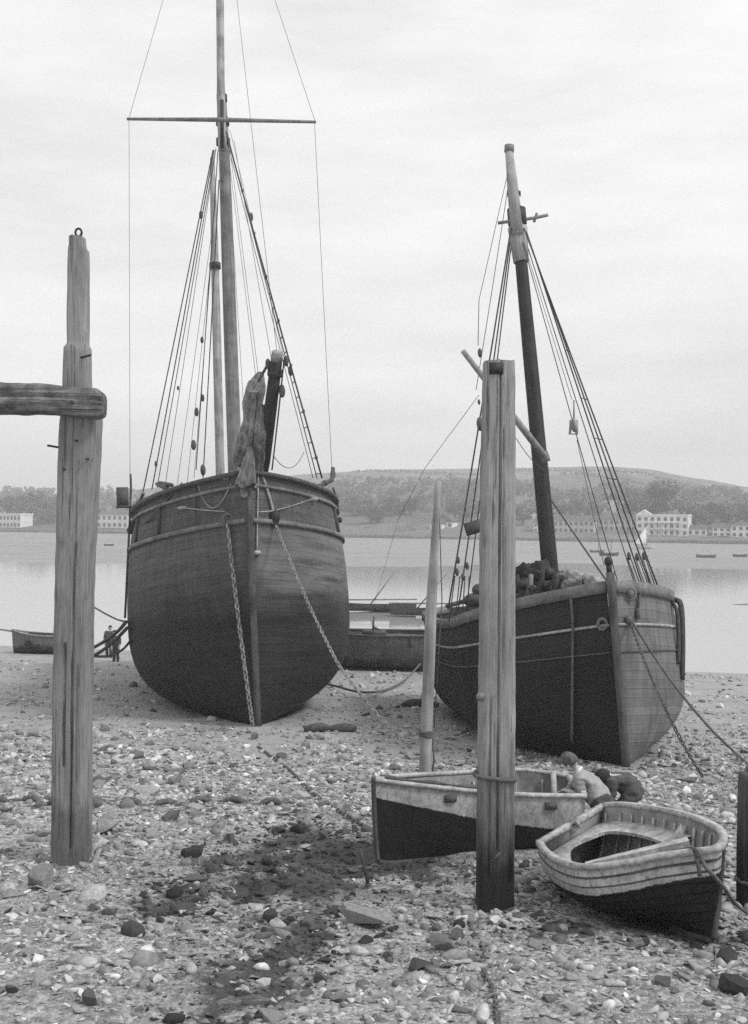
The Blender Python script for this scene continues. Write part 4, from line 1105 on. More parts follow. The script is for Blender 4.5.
# ------------------------------------------------------------------ chains and ropes on the beach
def onbeach(pxs, up=.02, step=.2):
    pts = [G(*p) for p in pxs]; out = []
    for p in resample(bez(pts, 6), step): out.append(V((p.x, p.y, gzd(p.x, p.y) + up)))
    return out
def chain(pts, link, r, label, m=M_CHAIN):
    return tag(chain_mb(pts, link, r).build('mooring_chain', m), label, 'chain')
chain(sag(KM @ ketch_at(229, 524, 24.1, .06), G(254, 726) + V((0, -.25, .03)), .12, 14), .17, .022, 'heavy anchor chain hanging from the larger ketch\'s bow ring straight to the ground', M_CHAINL)
pts = sag(KM @ ketch_at(273, 526, 23.5, .1), W(338, 664, 21.4), .12, 10)[:-1] + sag(W(338, 664, 21.4), G(412, 750) + V((0,0,.03)), .10, 8)
chain(pts, .12, .0145, 'long chain slanting from the larger ketch\'s snatch block over its port bow to the beach', M_CHAINL)
chain(onbeach([(258, 747), (285, 770), (318, 797), (345, 815), (372, 831)], .015), .11, .014, 'thin chain on the sand leading to the small white-topped boat\'s bow')
chain(onbeach([(-30, 808), (20, 803), (60, 808), (110, 806), (160, 808), (215, 804), (262, 806), (300, 803)], -.022), .36, .042, 'massive old ground chain half buried across the stone ridge')
chain(onbeach([(458, 903), (470, 920), (474, 935), (484, 953), (482, 972), (494, 996), (498, 1035)], .006), .075, .010, 'small rusty chain trailing over pale shingle below the thick post')
chain(onbeach([(350, 868), (372, 866), (400, 870)], .03) , .12, .016, 'short length of chain under the small boat\'s stem')
chain(sag(SM @ smack_at(628, 622, 17.85, .05), W(664, 705, 16.4), .06, 8)[:-1] + sag(W(664, 705, 16.4), G(705, 782) + V((0,0,.03)), .06, 8), .10, .012, 'chain hanging from the smaller barge\'s bow to the beach, inner of the two')
tag(MB().tube(sag(SM @ smack_at(629, 620, 17.85, .05), G(752, 780) + V((0, 0, .2)), .22, 16), .021, 6).build('mooring_warp', M_ROPE), 'thick dark warp from the smaller barge\'s bow to the beach edge, outer of the two', 'rope')
tag(MB().tube(bez([W(420, 664, 40) , W(405, 680, 36), W(385, 690, 33), W(360, 692, 31), G(330, 688) + V((0,0,.1)), G(300, 683) + V((0,0,.08))], 6), .035, 6).build('mooring_warp', M_ROPE), 'slack warp curving from the low beached hull towards the larger ketch', 'rope')
for i, (pts, lab) in enumerate((
    ([W(126, 622, 27.5), W(116, 633, 29), W(100, 644, 31), W(80, 654, 33), W(60, 660, 34.5)], 'upper of three ropes running astern from the larger ketch\'s side past the stepped post'),
    ([W(127, 628, 27.5), W(112, 643, 29), W(95, 655, 31), W(78, 662, 32.5), W(60, 667, 33.5)], 'middle of three ropes running astern from the larger ketch\'s side past the stepped post'),
    ([W(131, 640, 27.6), W(122, 650, 28.5), W(108, 656, 30), W(88, 656, 31.5), W(62, 654, 34)], 'lowest of three ropes beside the larger ketch, sagging almost to the beach'))):
    tag(MB().tube(bez(pts, 6), .05 if i < 2 else .035, 6).build('mooring_warp', M_TAR), lab, 'rope')
tag(MB().tube(bez([W(92, 606, 40), W(104, 613, 38), W(116, 619, 36), W(126, 622, 27.6)], 5), .03, 6).build('mooring_warp', M_TAR), 'thin line from behind the stepped post up to the larger ketch\'s waterline', 'rope')
mb = MB(); p = G(330, 732); pts = [p + V((-.55, .02, .05)), p + V((-.2, 0, .1)), p + V((.1, .05, .07)), p + V((.55, -.05, .1))]
tag(mb.tube(bez(pts, 5), [.05, .06, .08, .09, .1, .1, .09, .07, .05, .06, .08, .1, .11, .1, .08, .05], 7).build('driftwood', M_TRIM), 'dark knotted driftwood lying right of the larger ketch\'s stem', 'driftwood')
mb = MB(); p = G(420, 708); pts = [p + V((-.5, .02, .05)), p + V((-.1, 0, .12)), p + V((.5, .05, .08))]
tag(mb.tube(bez(pts, 5), [.04, .07, .1, .12, .13, .12, .11, .1, .08, .06, .05], 7).build('driftwood', M_TRIM), 'dark driftwood lump far up the sand beside the slender pole', 'driftwood')
p = G(366, 884); mb = MB(); mb.tube([p + V((.02, 0, 0)), W(360, 849, p.y + .1)], .018, 6); 
tag(mb.build('stick', M_TRIM), 'short leaning stick stuck in the mud near the small boat\'s stem', 'stick')

# ------------------------------------------------------------------ people
def skin(name, chains, m, parent, sub=2, root=0):
    """one continuous surface grown round joined chains: joints = [(co, r)], edges = [(i, j)]"""
    joints, edges = chains
    me = bpy.data.meshes.new(name); me.from_pydata([tuple(j[0]) for j in joints], edges, []); me.update()
    o = bpy.data.objects.new(name, me); COL.objects.link(o)
    sk = o.modifiers.new('skin', 'SKIN'); sk.use_smooth_shade = True
    ss = o.modifiers.new('sub', 'SUBSURF'); ss.levels = sub; ss.render_levels = sub
    lay = me.skin_vertices[0].data
    for i, j in enumerate(joints):
        r = j[1] if isinstance(j[1], tuple) else (j[1], j[1]); lay[i].radius = r; lay[i].use_root = (i == root)
    dg = bpy.context.evaluated_depsgraph_get(); ev = o.evaluated_get(dg)
    nm = bpy.data.meshes.new_from_object(ev); o.modifiers.clear(); o.data = nm; nm.materials.clear(); nm.materials.append(m)
    nm.polygons.foreach_set('use_smooth', [True]*len(nm.polygons)); bpy.data.meshes.remove(me)
    o.parent = parent; return o
M_SKIN = simple('skin', .42, .6, .08, 12, None, .1, .002, .1)
M_HAIR = simple('brown_hair', .10, .7, .6, 30, (1, 1, .3), .9, .012, .3)
M_HAIRD = simple('dark_hair', .018, .7, .5, 60, None, .6, .006, .2)
M_JACKET = simple('grey_tweed_jacket', .32, .95, .2, 30, None, .5, .006, .25)
M_JACKD = simple('dark_tweed_jacket', .085, .95, .35, 25, None, .5, .006, .4)
M_TROUS = simple('grey_trousers', .07, .95, .25, 30, None, .5, .006, .2)
M_COLLAR = simple('white_collar', .72, .9, .05, 20, None, .2, .002, .1)
M_BOOT = simple('dark_boots', .03, .6, .3, 20)
def fuse(o, vox, wrinkle):
    """weld overlapping shapes of one garment into one surface, with creases"""
    r_ = o.modifiers.new('weld', 'REMESH'); r_.mode = 'VOXEL'; r_.voxel_size = vox; r_.use_smooth_shade = True
    sm_ = o.modifiers.new('smooth', 'SMOOTH'); sm_.iterations = 6; sm_.factor = .5
    ev = o.evaluated_get(bpy.context.evaluated_depsgraph_get()); nm = bpy.data.meshes.new_from_object(ev); o.modifiers.clear()
    old = o.data; mt = old.materials[0]; o.data = nm; nm.materials.clear(); nm.materials.append(mt); bpy.data.meshes.remove(old)
    crease(nm, wrinkle); return o
def crease(nm, a):
    ns = [v.normal.copy() for v in nm.vertices]
    for v, n_ in zip(nm.vertices, ns):
        p = v.co
        v.co = p + n_ * a * (1 - 2 * abs(mnoise.noise(V((p.x*7, p.y*7, p.z*16)))) - .5 + .6*mnoise.noise(p * 14))
    nm.polygons.foreach_set('use_smooth', [True] * len(nm.polygons)); nm.update()
def person(label, base, J, jacket, trous, hair, group=None):
    """J: joint name -> world position"""
    P = thing('person', label, 'person', base)
    L = {n: V(p) - base for n, p in J.items()}
    names = [n for n in L if n != 'face']
    ids = {n: i for i, n in enumerate(names)}
    rad = dict(pelvis=.085, waist=.085, chest=(.125, .115), neck=.052, skull=.03, shl=.06, shr=.06, ell=.04, elr=.04, wrl=.028, wrr=.028, hal=.03, har=.03, hipl=.07, hipr=.07, knl=.055, knr=.055, anl=.04, anr=.04, tol=.035, tor=.035)
    E = [('pelvis','waist'),('waist','chest'),('chest','neck'),('neck','skull'),('chest','shl'),('chest','shr'),('shl','ell'),('ell','wrl'),('wrl','hal'),('shr','elr'),('elr','wrr'),('wrr','har'),
         ('pelvis','hipl'),('pelvis','hipr'),('hipl','knl'),('knl','anl'),('anl','tol'),('hipr','knr'),('knr','anr'),('anr','tor')]
    # fingers: four and a thumb on each hand
    joints = [(L[n], rad[n]) for n in names]; edges = [(ids[a], ids[b]) for a, b in E]
    for h, w in (('hal', 'wrl'), ('har', 'wrr')):
        d = (L[h] - L[w]).normalized(); s_ = d.cross(V((0, 0, 1))).normalized()
        for k_, (o_, l_) in enumerate(((-.024, .055), (-.008, .066), (.008, .062), (.024, .05))):
            joints.append((L[h] + s_*o_ + d*.035, .0095)); edges.append((ids[h], len(joints)-1))
            joints.append((L[h] + s_*o_*1.15 + d*(.035 + l_*.55) - V((0,0,.008)), .009)); edges.append((len(joints)-2, len(joints)-1))
            joints.append((L[h] + s_*o_*1.15 + d*(.035 + l_*.9) - V((0,0,.028)), .008)); edges.append((len(joints)-2, len(joints)-1))
        joints.append((L[h] + s_*.045 + d*.01 - V((0,0,.01)), .01)); edges.append((ids[h], len(joints)-1))
        joints.append((L[h] + s_*.06 + d*.04 - V((0,0,.015)), .009)); edges.append((len(joints)-2, len(joints)-1))
    body = skin('body', (joints, edges), M_SKIN, P, 2, ids['pelvis'])
    # the head is welded into the body mesh: egg-shaped skull, jaw, nose, ears
    up = (L['skull'] - L['neck']).normalized(); fw = (V(J['face']) - V(J['skull'])) if 'face' in J else V((-1, 0, 0))
    fw = (fw - up * fw.dot(up)).normalized(); sdv = up.cross(fw)
    Mh = Matrix((fw, sdv, up)).transposed()
    hc = L['skull'] + up * .055
    bm = bmesh.new(); bm.from_mesh(body.data)
    hm = MB(); nu, nv = 18, 14
    for j in range(nv + 1):
        th = math.pi*j/nv
        for i in range(nu):
            ph = 2*math.pi*i/nu
            x = math.sin(th)*math.cos(ph); y = math.sin(th)*math.sin(ph); z = math.cos(th)
            rx, ry, rz = .092, .073, .108
            if z < 0: rx *= 1 - .12*abs(z); ry *= 1 - .28*abs(z)
            p = V((x*rx + (.012 if z < 0 else 0)*abs(z), y*ry, z*rz))
            if x > .85 and abs(y) < .3 and -.35 < z < .05: p.x += .018       # nose
            if x > .6 and .15 < abs(y) < .5 and 0 < z < .25: p.x -= .008       # eye sockets
            if x > .7 and abs(y) < .35 and -.65 < z < -.5: p.x -= .006         # mouth line
            hm.v.append(tuple(hc + Mh @ p))
    for j in range(nv):
        for i in range(nu): hm.f.append((j*nu+i, (j+1)*nu+i, (j+1)*nu+(i+1)%nu, j*nu+(i+1)%nu))
    for s in (-1, 1): hm.ball(hc + Mh @ V((-.005, s*.076, -.01)), .03, (.6, .35, 1.0), 8, 6)
    vs_ = [bm.verts.new(v) for v in hm.v]
    for f_ in hm.f:
        try: bm.faces.new([vs_[i] for i in f_])
        except ValueError: pass
    for f_ in bm.faces: f_.smooth = True
    bm.to_mesh(body.data); bm.free()
    hb = MB(); nu, nv = 20, 12
    for j in range(nv + 1):
        th = math.pi*.58*j/nv
        for i in range(nu):
            ph = 2*math.pi*i/nu; fr = max(0, math.cos(ph))
            t2 = th * (1 - .42*fr)
            jit = 1 + .05*mnoise.noise(V((math.cos(ph)*4, math.sin(ph)*4, th*3)))+ .025*mnoise.noise(V((math.cos(ph)*12, math.sin(ph)*12, th*4)))
            p = V((math.sin(t2)*math.cos(ph)*.098, math.sin(t2)*math.sin(ph)*.079, math.cos(t2)*.115)) * jit
            hb.v.append(tuple(hc + Mh @ p))
    for j in range(nv):
        for i in range(nu): hb.f.append((j*nu+i, (j+1)*nu+i, (j+1)*nu+(i+1)%nu, j*nu+(i+1)%nu))
    hb.build('hair', hair, P)
    jn = ['pelvis','waist','chest','shl','shr','ell','elr','wrl','wrr','neck']; ji = {n: i for i, n in enumerate(jn)}
    jr = dict(pelvis=(.165,.155), waist=(.135,.13), chest=(.148,.135), shl=.075, shr=.075, ell=.056, elr=.056, wrl=.043, wrr=.043, neck=.062)
    jp = {n: L[n] for n in jn}; jp['neck'] = L['chest'].lerp(L['neck'], .75); jp['pelvis'] = L['pelvis'] + (L['pelvis'] - L['waist'])*.35
    jk = skin('jacket', ([(jp[n], jr[n]) for n in jn], [(ji[a], ji[b]) for a, b in [('pelvis','waist'),('waist','chest'),('chest','neck'),('chest','shl'),('chest','shr'),('shl','ell'),('ell','wrl'),('shr','elr'),('elr','wrr')]]), jacket, P, 3, 0); crease(jk.data, .012)
    tn = ['pelvis','hipl','hipr','knl','knr','anl','anr']; ti = {n: i for i, n in enumerate(tn)}
    tr = dict(pelvis=.12, hipl=.098, hipr=.098, knl=.072, knr=.072, anl=.058, anr=.058)
    tm_ = MB(); tm_.ball(L['pelvis'], .135, (1, 1, .95), 14, 10); tm_.ball(L['pelvis'].lerp(L['waist'], .5), .125, (1, 1, 1), 14, 10)
    for s in 'lr':
        tm_.ball(L['kn'+s], .066, (1, 1, 1), 10, 8); tm_.ball(L['hip'+s], .098, (1, 1, 1), 12, 8)
        tm_.tube([L['hip'+s], L['hip'+s].lerp(L['kn'+s], .5), L['kn'+s]], [.096, .085, .066], 12); tm_.tube([L['kn'+s], L['an'+s] + V((0, 0, .02))], [.066, .06], 12)
    fuse(tm_.build('trousers', trous, P), .014, .012)
    for s in 'lr':
        a, t = L['an'+s], L['to'+s]; mb = MB(); mb.tube([a + V((0,0,.05)), a - V((0,0,.02)), a.lerp(t, .5) - V((0,0,.01)), t + (t-a)*.15], [.055, .058, .05, .04], 10); mb.build('boot', M_BOOT, P)
    cm = MB(); c = L['chest'].lerp(L['neck'], .86); ax = (L['neck'] - L['chest']).normalized()
    cm.tube([c - ax*.012, c + ax*.02], [.066, .059], 14); cm.build('collar', M_COLLAR, P)
    return P
d = 12.25
gb = V((W(597, 800, 12.1).x, 12.1, 0)); gb.z = gz(gb.x, gb.y)
def gfoot(px, dd, up=.06): 
    x = ray(px, 800)[0] * dd; return V((x, dd, gzd(x, dd) + up))
person('boy in a light grey jacket with white collar leaning over the small boat\'s stern', gb, dict(
    pelvis=W(602, 803, 12.0), waist=W(597, 793, 12.08), chest=W(586.5, 779.5, 12.18), neck=W(577, 769.5, 12.22), skull=W(572.5, 764, 12.2), face=W(562, 768, 12.3),
    shl=W(580, 782, 12.05), ell=W(582, 797, 12.0), wrl=W(573, 793, 12.12), hal=W(567, 791, 12.2),
    shr=W(580, 777, 12.38), elr=W(572, 787, 12.45), wrr=W(567, 790, 12.5), har=W(564, 790.5, 12.52),
    hipl=W(602, 808, 11.93), hipr=W(602, 807, 12.12), knl=W(598, 829, 11.95), knr=W(600, 828, 12.15), anl=gfoot(602, 12.0), anr=gfoot(605, 12.2), tol=gfoot(594, 12.03, .03), tor=gfoot(597, 12.24, .03)), M_JACKET, M_TROUS, M_HAIR)
gb = V((W(622, 800, 12.35).x, 12.35, 0)); gb.z = gz(gb.x, gb.y)
person('dark-haired boy in a dark jacket crouching bent double behind the tilted dinghy', gb, dict(
    pelvis=W(632, 791, 12.35), waist=W(626, 782, 12.38), chest=W(615, 778, 12.4), neck=W(608, 779, 12.36), skull=W(605.5, 778, 12.33), face=W(600, 791, 12.35),
    shl=W(612, 783, 12.22), ell=W(610, 804, 12.2), wrl=W(603, 812, 12.25), hal=W(599, 815, 12.28),
    shr=W(612, 780, 12.55), elr=W(608, 802, 12.6), wrr=W(602, 811, 12.55), har=W(598, 815, 12.52),
    hipl=W(632, 794, 12.25), hipr=W(632, 793, 12.47), knl=W(616, 816, 12.2), knr=W(616, 815, 12.5), anl=gfoot(629, 12.25), anr=gfoot(629, 12.5), tol=gfoot(619, 12.25, .03), tor=gfoot(619, 12.5, .03)), M_JACKD, M_TROUS, M_HAIRD)
# two figures far off at the water's edge
def small_person(px, dd, h, label, lean):
    base = V((ray(px, 640)[0]*dd, dd, 0)); base.z = max(gz(base.x, dd), -.05)
    s = h / 1.5
    J = dict(pelvis=(0,0,.78), waist=(0,0,.92), chest=(.02*lean,0,1.12), neck=(.03*lean,0,1.26), skull=(.04*lean,0,1.32), face=(.3*lean,-.3,1.32), shl=(-.15,0,1.18), shr=(.15,0,1.18), ell=(-.2,-.02,.95), elr=(.22,-.05,.97),
             wrl=(-.17,-.1,.76), wrr=(.2,-.15,.8), hal=(-.17,-.12,.70), har=(.2,-.18,.74), hipl=(-.08,0,.74), hipr=(.08,0,.74), knl=(-.09,-.02,.42), knr=(.09,-.05,.42), anl=(-.09,.02,.08), anr=(.1,0,.08), tol=(-.1,-.12,.04), tor=(.12,-.12,.04))
    person(label, base, {n: base + V(p)*s for n, p in J.items()}, M_JACKD, M_TROUS, M_HAIRD)
small_person(109, 46, 1.35, 'small distant figure standing at the water\'s edge, nearer the stepped post', 1)
small_person(116, 44, 1.25, 'small distant figure standing at the water\'s edge, nearer the larger ketch', -1)
# ------------------------------------------------------------------ vessels at the tide line and on the river
def small_hull(mb, L, B, H, sheer=.25, bow=.5):
    """double-ended open hull along +x, bow at +x"""
    n = 18; m = 8
    for i in range(n + 1):
        t = i / n * 2 - 1; w = B/2 * max(.02, (1 - abs(t)**2.4)); zt = H + sheer * t * t
        for j in range(-m, m + 1):
            an = j / m * math.pi / 2
            mb.v.append((t * L/2 * (1 - .06 * (1 - abs(j)/m)), w * math.copysign(abs(math.sin(an))**.7, an), zt * (1 - abs(math.cos(an))**.8)))
    k2 = 2*m + 1
    for i in range(n):
        for j in range(2*m): mb.f.append((i*k2+j, (i+1)*k2+j, (i+1)*k2+j+1, i*k2+j+1))
    return mb
M_FARH = hull_mat('beached_hull_planks', .085, .03, .45, .3, .16, patch=.5, streak=.6)
p = W(392, 655, 42.5); p.z = gz(p.x, p.y) + .05
low = thing('beached_hull', 'long low barge hull lying broadside on the sand between the two ships', 'barge', Matrix.Translation(p) @ Matrix.Rotation(R(-3), 4, 'Z'))
mb = MB(); small_hull(mb, 7.2, 2.4, 1.35, .12); mb.uv = [(v[0], v[2]) for v in mb.v]; mb.build('hull', M_FARH, low)
mb = MB()
for s in (-1, 1): mb.tube([(3.55*t, s*1.2*max(.02, 1-abs(t)**2.4), 1.35 + .12*t*t + .02) for t in np.linspace(-1, 1, 19)], .045, 6)
mb.build('rail', M_TRIM, low)
mb = MB(); mb.v = [( 3.4*t, s*1.15*max(.02, 1-abs(t)**2.4), 1.22) for t in np.linspace(-1, 1, 19) for s in (-1, 1)]; mb.f = [(2*i, 2*i+2, 2*i+3, 2*i+1) for i in range(18)]; mb.build('deck', M_DECK, low)
mb = MB(); mb.box((-.7, 0, 1.38), (.9, .5, .16)); mb.tube([(-.75, 0, 1.35), (-.72, 0, 2.0)], .04, 6); mb.tube([(-.75, 0, 1.6), (-.2, .1, 1.35)], .04, 6); mb.build('winch', M_TRIM, low)
MB().box((.75, -1.2, 1.1), (.07, .06, .3)).build('rubbing_piece', M_TRIM, low)
p = W(52, 643, 47.5); p.z = max(gz(p.x, p.y), .0) + .02
lb = thing('beached_boat', 'open boat with a thin bowsprit lying at the tide line behind the stepped post', 'boat', Matrix.Translation(p) @ Matrix.Rotation(R(184), 4, 'Z'))
mb = MB(); small_hull(mb, 3.4, 1.3, .78, .22); mb.uv = [(v[0], v[2]) for v in mb.v]; mb.build('hull', hull_mat('tideline_boat_planks', .13, .03, .4, .15, .12, streak=.4), lb)
mb = MB(); 
for s in (-1, 1): mb.tube([(1.7*t, s*.65*max(.02, 1-abs(t)**2.4), .80 + .22*t*t) for t in np.linspace(-1, 1, 19)], .03, 6)
mb.build('gunwale', M_BAND, lb)
MB().tube([(1.0, 0, .85), (2.9, 0, 1.12)], [.05, .03], 6).build('bowsprit', M_SPAR, lb)
MB().tube([(2.35, 0, 1.0), (2.32, 0, .2)], .015, 4).build('bobstay', M_TAR, lb)
def river_boat(px, py, L, col, label, mast=0, yaw=0, sail=False, z=None, lean=0):
    x, zz = ray(px, py); dd = -CAMZ / zz * .985
    b_ = thing('river_boat', label, 'boat', Matrix.Translation((x*dd, dd, .12)) @ Matrix.Rotation(R(yaw), 4, 'Z') @ Matrix.Rotation(R(lean), 4, 'Y'))
    mb = MB(); small_hull(mb, L, L*.33, L*.14, L*.05); mb.uv = [(v[0], v[2]) for v in mb.v]; mb.build('hull', simple('river_boat_%s' % str(col)[2:], col, .7, .2, 3), b_)
    if mast: MB().tube([(L*.1, 0, .1), (L*.1, 0, mast)], [.07, .04], 6).build('mast', M_SPARD, b_)
    if sail:
        mb = MB(); n = 10
        for i in range(n + 1):
            for j in range(n + 1):
                t = i / n; w = (1 - t) * L * .75 * (j / n)
                mb.v.append((L*.1 - w + t*.3, .25*math.sin(math.pi*j/n)*(1-t)*L*.2, .9 + t*(mast - 1.0)))
        mb.f = [(i*(n+1)+j, i*(n+1)+j+1, (i+1)*(n+1)+j+1, (i+1)*(n+1)+j) for i in range(n) for j in range(n)]
        o = mb.build('sail', simple('white_sailcloth', .8, .8, .05, 2), b_)
        md = o.modifiers.new('thick', 'SOLIDIFY'); md.thickness = .02
    return b_
river_boat(645, 549, 5.0, .5, 'small white boat under a pale sail before the big terrace', 6.2, 20, True)
river_boat(609, 556, 3.8, .10, 'dark open boat moored on the flats below the terrace roofs', 3.0, 5)
river_boat(597, 553, 3.4, .12, 'dark moored boat beside the forestay of the smaller barge', 2.0, 15)
river_boat(706, 558, 3.6, .16, 'grey moored boat on the flats below the end houses', 0, -10)
river_boat(740, 557, 3.0, .15, 'dark moored boat at the photo\'s far edge of the flats', 0, 8)
river_boat(405, 536, 7.0, .10, 'dark boat with a short mast close under the opposite shore', 4.0, 0)
river_boat(109, 546, 2.4, .06, 'tiny dark buoy-like skiff alone on the pale river', 0, 40)
# two low craft on the mud spit
for (px, py, L, yaw, lab) in ((378, 606, 5.2, 4, 'low dark boat on the mud spit with leaning sprit, behind the barge hull'), (425, 609, 4.6, -6, 'second low dark boat on the mud spit, next to the slender pole')):
    x, zz = ray(px, py); dd = 73.0 if px < 400 else 70.0
    b_ = thing('punt', lab, 'boat', Matrix.Translation((x*dd, dd, .1)) @ Matrix.Rotation(R(yaw), 4, 'Z'))
    mb = MB(); small_hull(mb, L, 1.4, .42, .16); mb.uv = [(v[0], v[2]) for v in mb.v]; mb.build('hull', simple('punt_wood', .07, .8, .4, 3), b_)
    MB().tube([(-.6, 0, .3), (1.1 if px < 400 else 1.3, 0, 2.6)], [.05, .03], 5).build('sprit', M_SPAR, b_)
    MB().tube([(-L/2, .1, .72), (L/2, -.1, .80)], .05, 5).build('oar', M_SPARL, b_)

# ------------------------------------------------------------------ river bed, water, far flats
def shore(x): return 401 - .43 * x
M_WATER, nt, b, oc, uv = newmat('river_water')
b.inputs['Base Color'].default_value = (.36, .36, .36, 1); b.inputs['Roughness'].default_value = .07; b.inputs['IOR'].default_value = 1.33; b.inputs['Specular IOR Level'].default_value = .5
w1 = nnoise(nt, oc, .9, 4, .55, (.35, 1, 1)); w2 = nnoise(nt, oc, .06, 3, .5, (.3, 1, 1))
bp = nt.nodes.new('ShaderNodeBump'); bp.inputs['Strength'].default_value = .12; bp.inputs['Distance'].default_value = .05
nt.links.new(nmath(nt, 'MULTIPLY', w1, ramp(nt, w2, [(.35, .3), (.65, 1.2)])), bp.inputs['Height']); nt.links.new(bp.outputs[0], b.inputs['Normal'])
mb = MB(); mb.add([(-560, 30, 0), (560, 30, 0), (560, 700, 0), (-560, 700, 0)], [(0,1,2,3)])
tag(mb.build('water', M_WATER), kind='structure')
M_FLAT, nt, b, oc, uv = newmat('wet_sand_flat')
n1 = nnoise(nt, oc, .05, 6, .6, (.5, 1.6, 1)); n2 = nnoise(nt, oc, .4, 5, .6, (.4, 1, 1))
nt.links.new(nmix(nt, .5, ramp(nt, n1, [(.3, .16), (.7, .30)]), ramp(nt, n2, [(.3, .17), (.7, .29)])), b.inputs['Base Color']); b.inputs['Roughness'].default_value = .55
vs = []; xs = np.linspace(-560, 560, 150); tt = np.linspace(0, 1, 90)
def flat_near(x): return 146 + 30*mnoise.noise(V((x*.018, 1, 0))) + 16*mnoise.noise(V((x*.06, 2, 0))) - .02*x
for t in tt:
    for x in xs:
        y0 = 85.0; y1 = shore(x) + 8
        y = y0 + (y1 - y0) * t
        yn = flat_near(x)
        z = -.8 + .95 * sstep(yn - 14, yn + 6, y) + .14*mnoise.noise(V((x*.016, y*.045, 4))) + .06*mnoise.noise(V((x*.05, y*.14, 8)))
        if x < -40: z -= .12 * sstep(-40, -110, x) * (1 - sstep(280, 400, y)) * .6
        vs.append((x, y, z))
mb = MB(); mb.v = vs; n = len(xs)
mb.f = [(j*n+i, j*n+i+1, (j+1)*n+i+1, (j+1)*n+i) for j in range(len(tt)-1) for i in range(n-1)]
tag(mb.build('sandbank', M_FLAT), kind='structure')
# mud spit where the punts lie
vs = []; xs2 = np.linspace(-16, 16, 50); ys2 = np.linspace(-5, 5, 24)
for yy in ys2:
    for xx in xs2:
        vs.append((xx + 2.6, 72.5 + yy, -.35 + .5*math.exp(-((xx/9)**2 + ((yy + .9*mnoise.noise(V((xx*.3, 0, 0))))/1.3)**2)) + .05*mnoise.noise(V((xx*.7, yy, 3)))))
mb = MB(); mb.v = vs; n = len(xs2); mb.f = [(j*n+i, j*n+i+1, (j+1)*n+i+1, (j+1)*n+i) for j in range(len(ys2)-1) for i in range(n-1)]
tag(mb.build('mud_spit', simple('spit_mud', .10, .8, .3, 2)), kind='structure')

vs = []; xs2 = np.linspace(-22, 30, 70); ys2 = np.linspace(-6, 6, 26)
for yy in ys2:
    for xx in xs2:
        vs.append((xx + 36, 84 + yy - .05*xx, -.38 + .52*math.exp(-((xx/17)**2 + ((yy + 1.6*mnoise.noise(V((xx*.16, 3, 0))))/2.0)**2)) + .07*mnoise.noise(V((xx*.4, yy*.7, 6)))))
mb = MB(); mb.v = vs; n = len(xs2); mb.f = [(j*n+i, j*n+i+1, (j+1)*n+i+1, (j+1)*n+i) for j in range(len(ys2)-1) for i in range(n-1)]
tag(mb.build('mud_bar', simple('bar_mud', .15, .7, .3, 2)), kind='structure')

# ------------------------------------------------------------------ hills
crest = [(-500, 492), (-120, 492), (0, 491), (60, 493), (120, 490), (200, 482), (330, 470.5), (380, 467), (450, 467), (520, 465.5), (600, 464), (640, 466), (700, 477), (748, 486), (900, 500), (1300, 505)]
DC = 850.0
def crest_h(x):
    px = CX + x / DC * F
    for (a, ya), (c, yc) in zip(crest, crest[1:]):
        if a <= px <= c:
            t = (px - a) / (c - a); t = t*t*(3-2*t)*.5 + t*.5
            y = ya + (yc - ya) * t; return CAMZ + (HY + (px - CX)*ROLL - y) / F * DC
    return 24.0
def hz(x, y):
    e = y - shore(x)
    if e < 0: return -1.5
    ch = crest_h(x * DC / max(y, 200))
    base = 1.5
    t = max(0.0, (e - 18) / (DC + 30 - shore(x) - 18))
    z = base + (ch - base) * (t ** .85 if t < 1 else 1 - min(.8, (t-1)*.5))
    if .85 < t < 1.15: z -= ch * .04 * (1 - abs(t-1)/.15) * 0
    z += (mnoise.noise(V((x*.012, y*.012, 2))) * 3 + mnoise.noise(V((x*.04, y*.04, 5))) * 1.0) * min(1, e/120) * (1 if t < .8 else max(0, (1.0 - t)/.2) + .15)
    return z
M_HILL, nt, b, oc, uv = newmat('fields_and_scrub')
vo = nt.nodes.new('ShaderNodeTexVoronoi'); vo.inputs['Scale'].default_value = .011
mp = nt.nodes.new('ShaderNodeMapping'); mp.inputs['Scale'].default_value = (.7, 1.4, 1); nt.links.new(oc, mp.inputs[0]); nt.links.new(mp.outputs[0], vo.inputs['Vector'])
vs_ = nt.nodes.new('ShaderNodeSeparateColor'); nt.links.new(vo.outputs['Color'], vs_.inputs[0])
n1 = nnoise(nt, oc, .03, 8, .65); n2 = nnoise(nt, oc, .15, 6, .7)
col = nmix(nt, 1.0, ramp(nt, vs_.outputs[0], [(0, .11), (.5, .155), (1, .22)]), ramp(nt, n1, [(.3, .75), (.7, 1.2)]), 'MULTIPLY')
col = nmix(nt, ramp(nt, n1, [(.52, 0), (.6, .8)]), col, ramp(nt, n2, [(.3, .05), (.7, .12)]))
nt.links.new(col, b.inputs['Base Color']); b.inputs['Roughness'].default_value = .95; b.inputs['Specular IOR Level'].default_value = .1
bump(nt, b, n2, .8, 1.0)
xs = np.linspace(-560, 560, 170); ee = list(np.linspace(0, 60, 16)) + list(np.linspace(66, 900, 70)); vs = []
for e in ee:
    for x in xs:
        y = shore(x) + e; vs.append((x, y, hz(x, y) if e > 0 else .9))
mb = MB(); mb.v = vs; n = len(xs); mb.f = [(j*n+i, j*n+i+1, (j+1)*n+i+1, (j+1)*n+i) for j in range(len(ee)-1) for i in range(n-1)]
tag(mb.build('hills', M_HILL), kind='structure')
mb = MB()
xs3 = np.linspace(-555, 555, 120)
sdv = [V((.395, .919, 0))] * len(xs3)
mb.strip([V((x, shore(x) - .6, -.1 + .15*mnoise.noise(V((x*.05, 0, 0))))) for x in xs3], sdv, 1.2, 2.6)
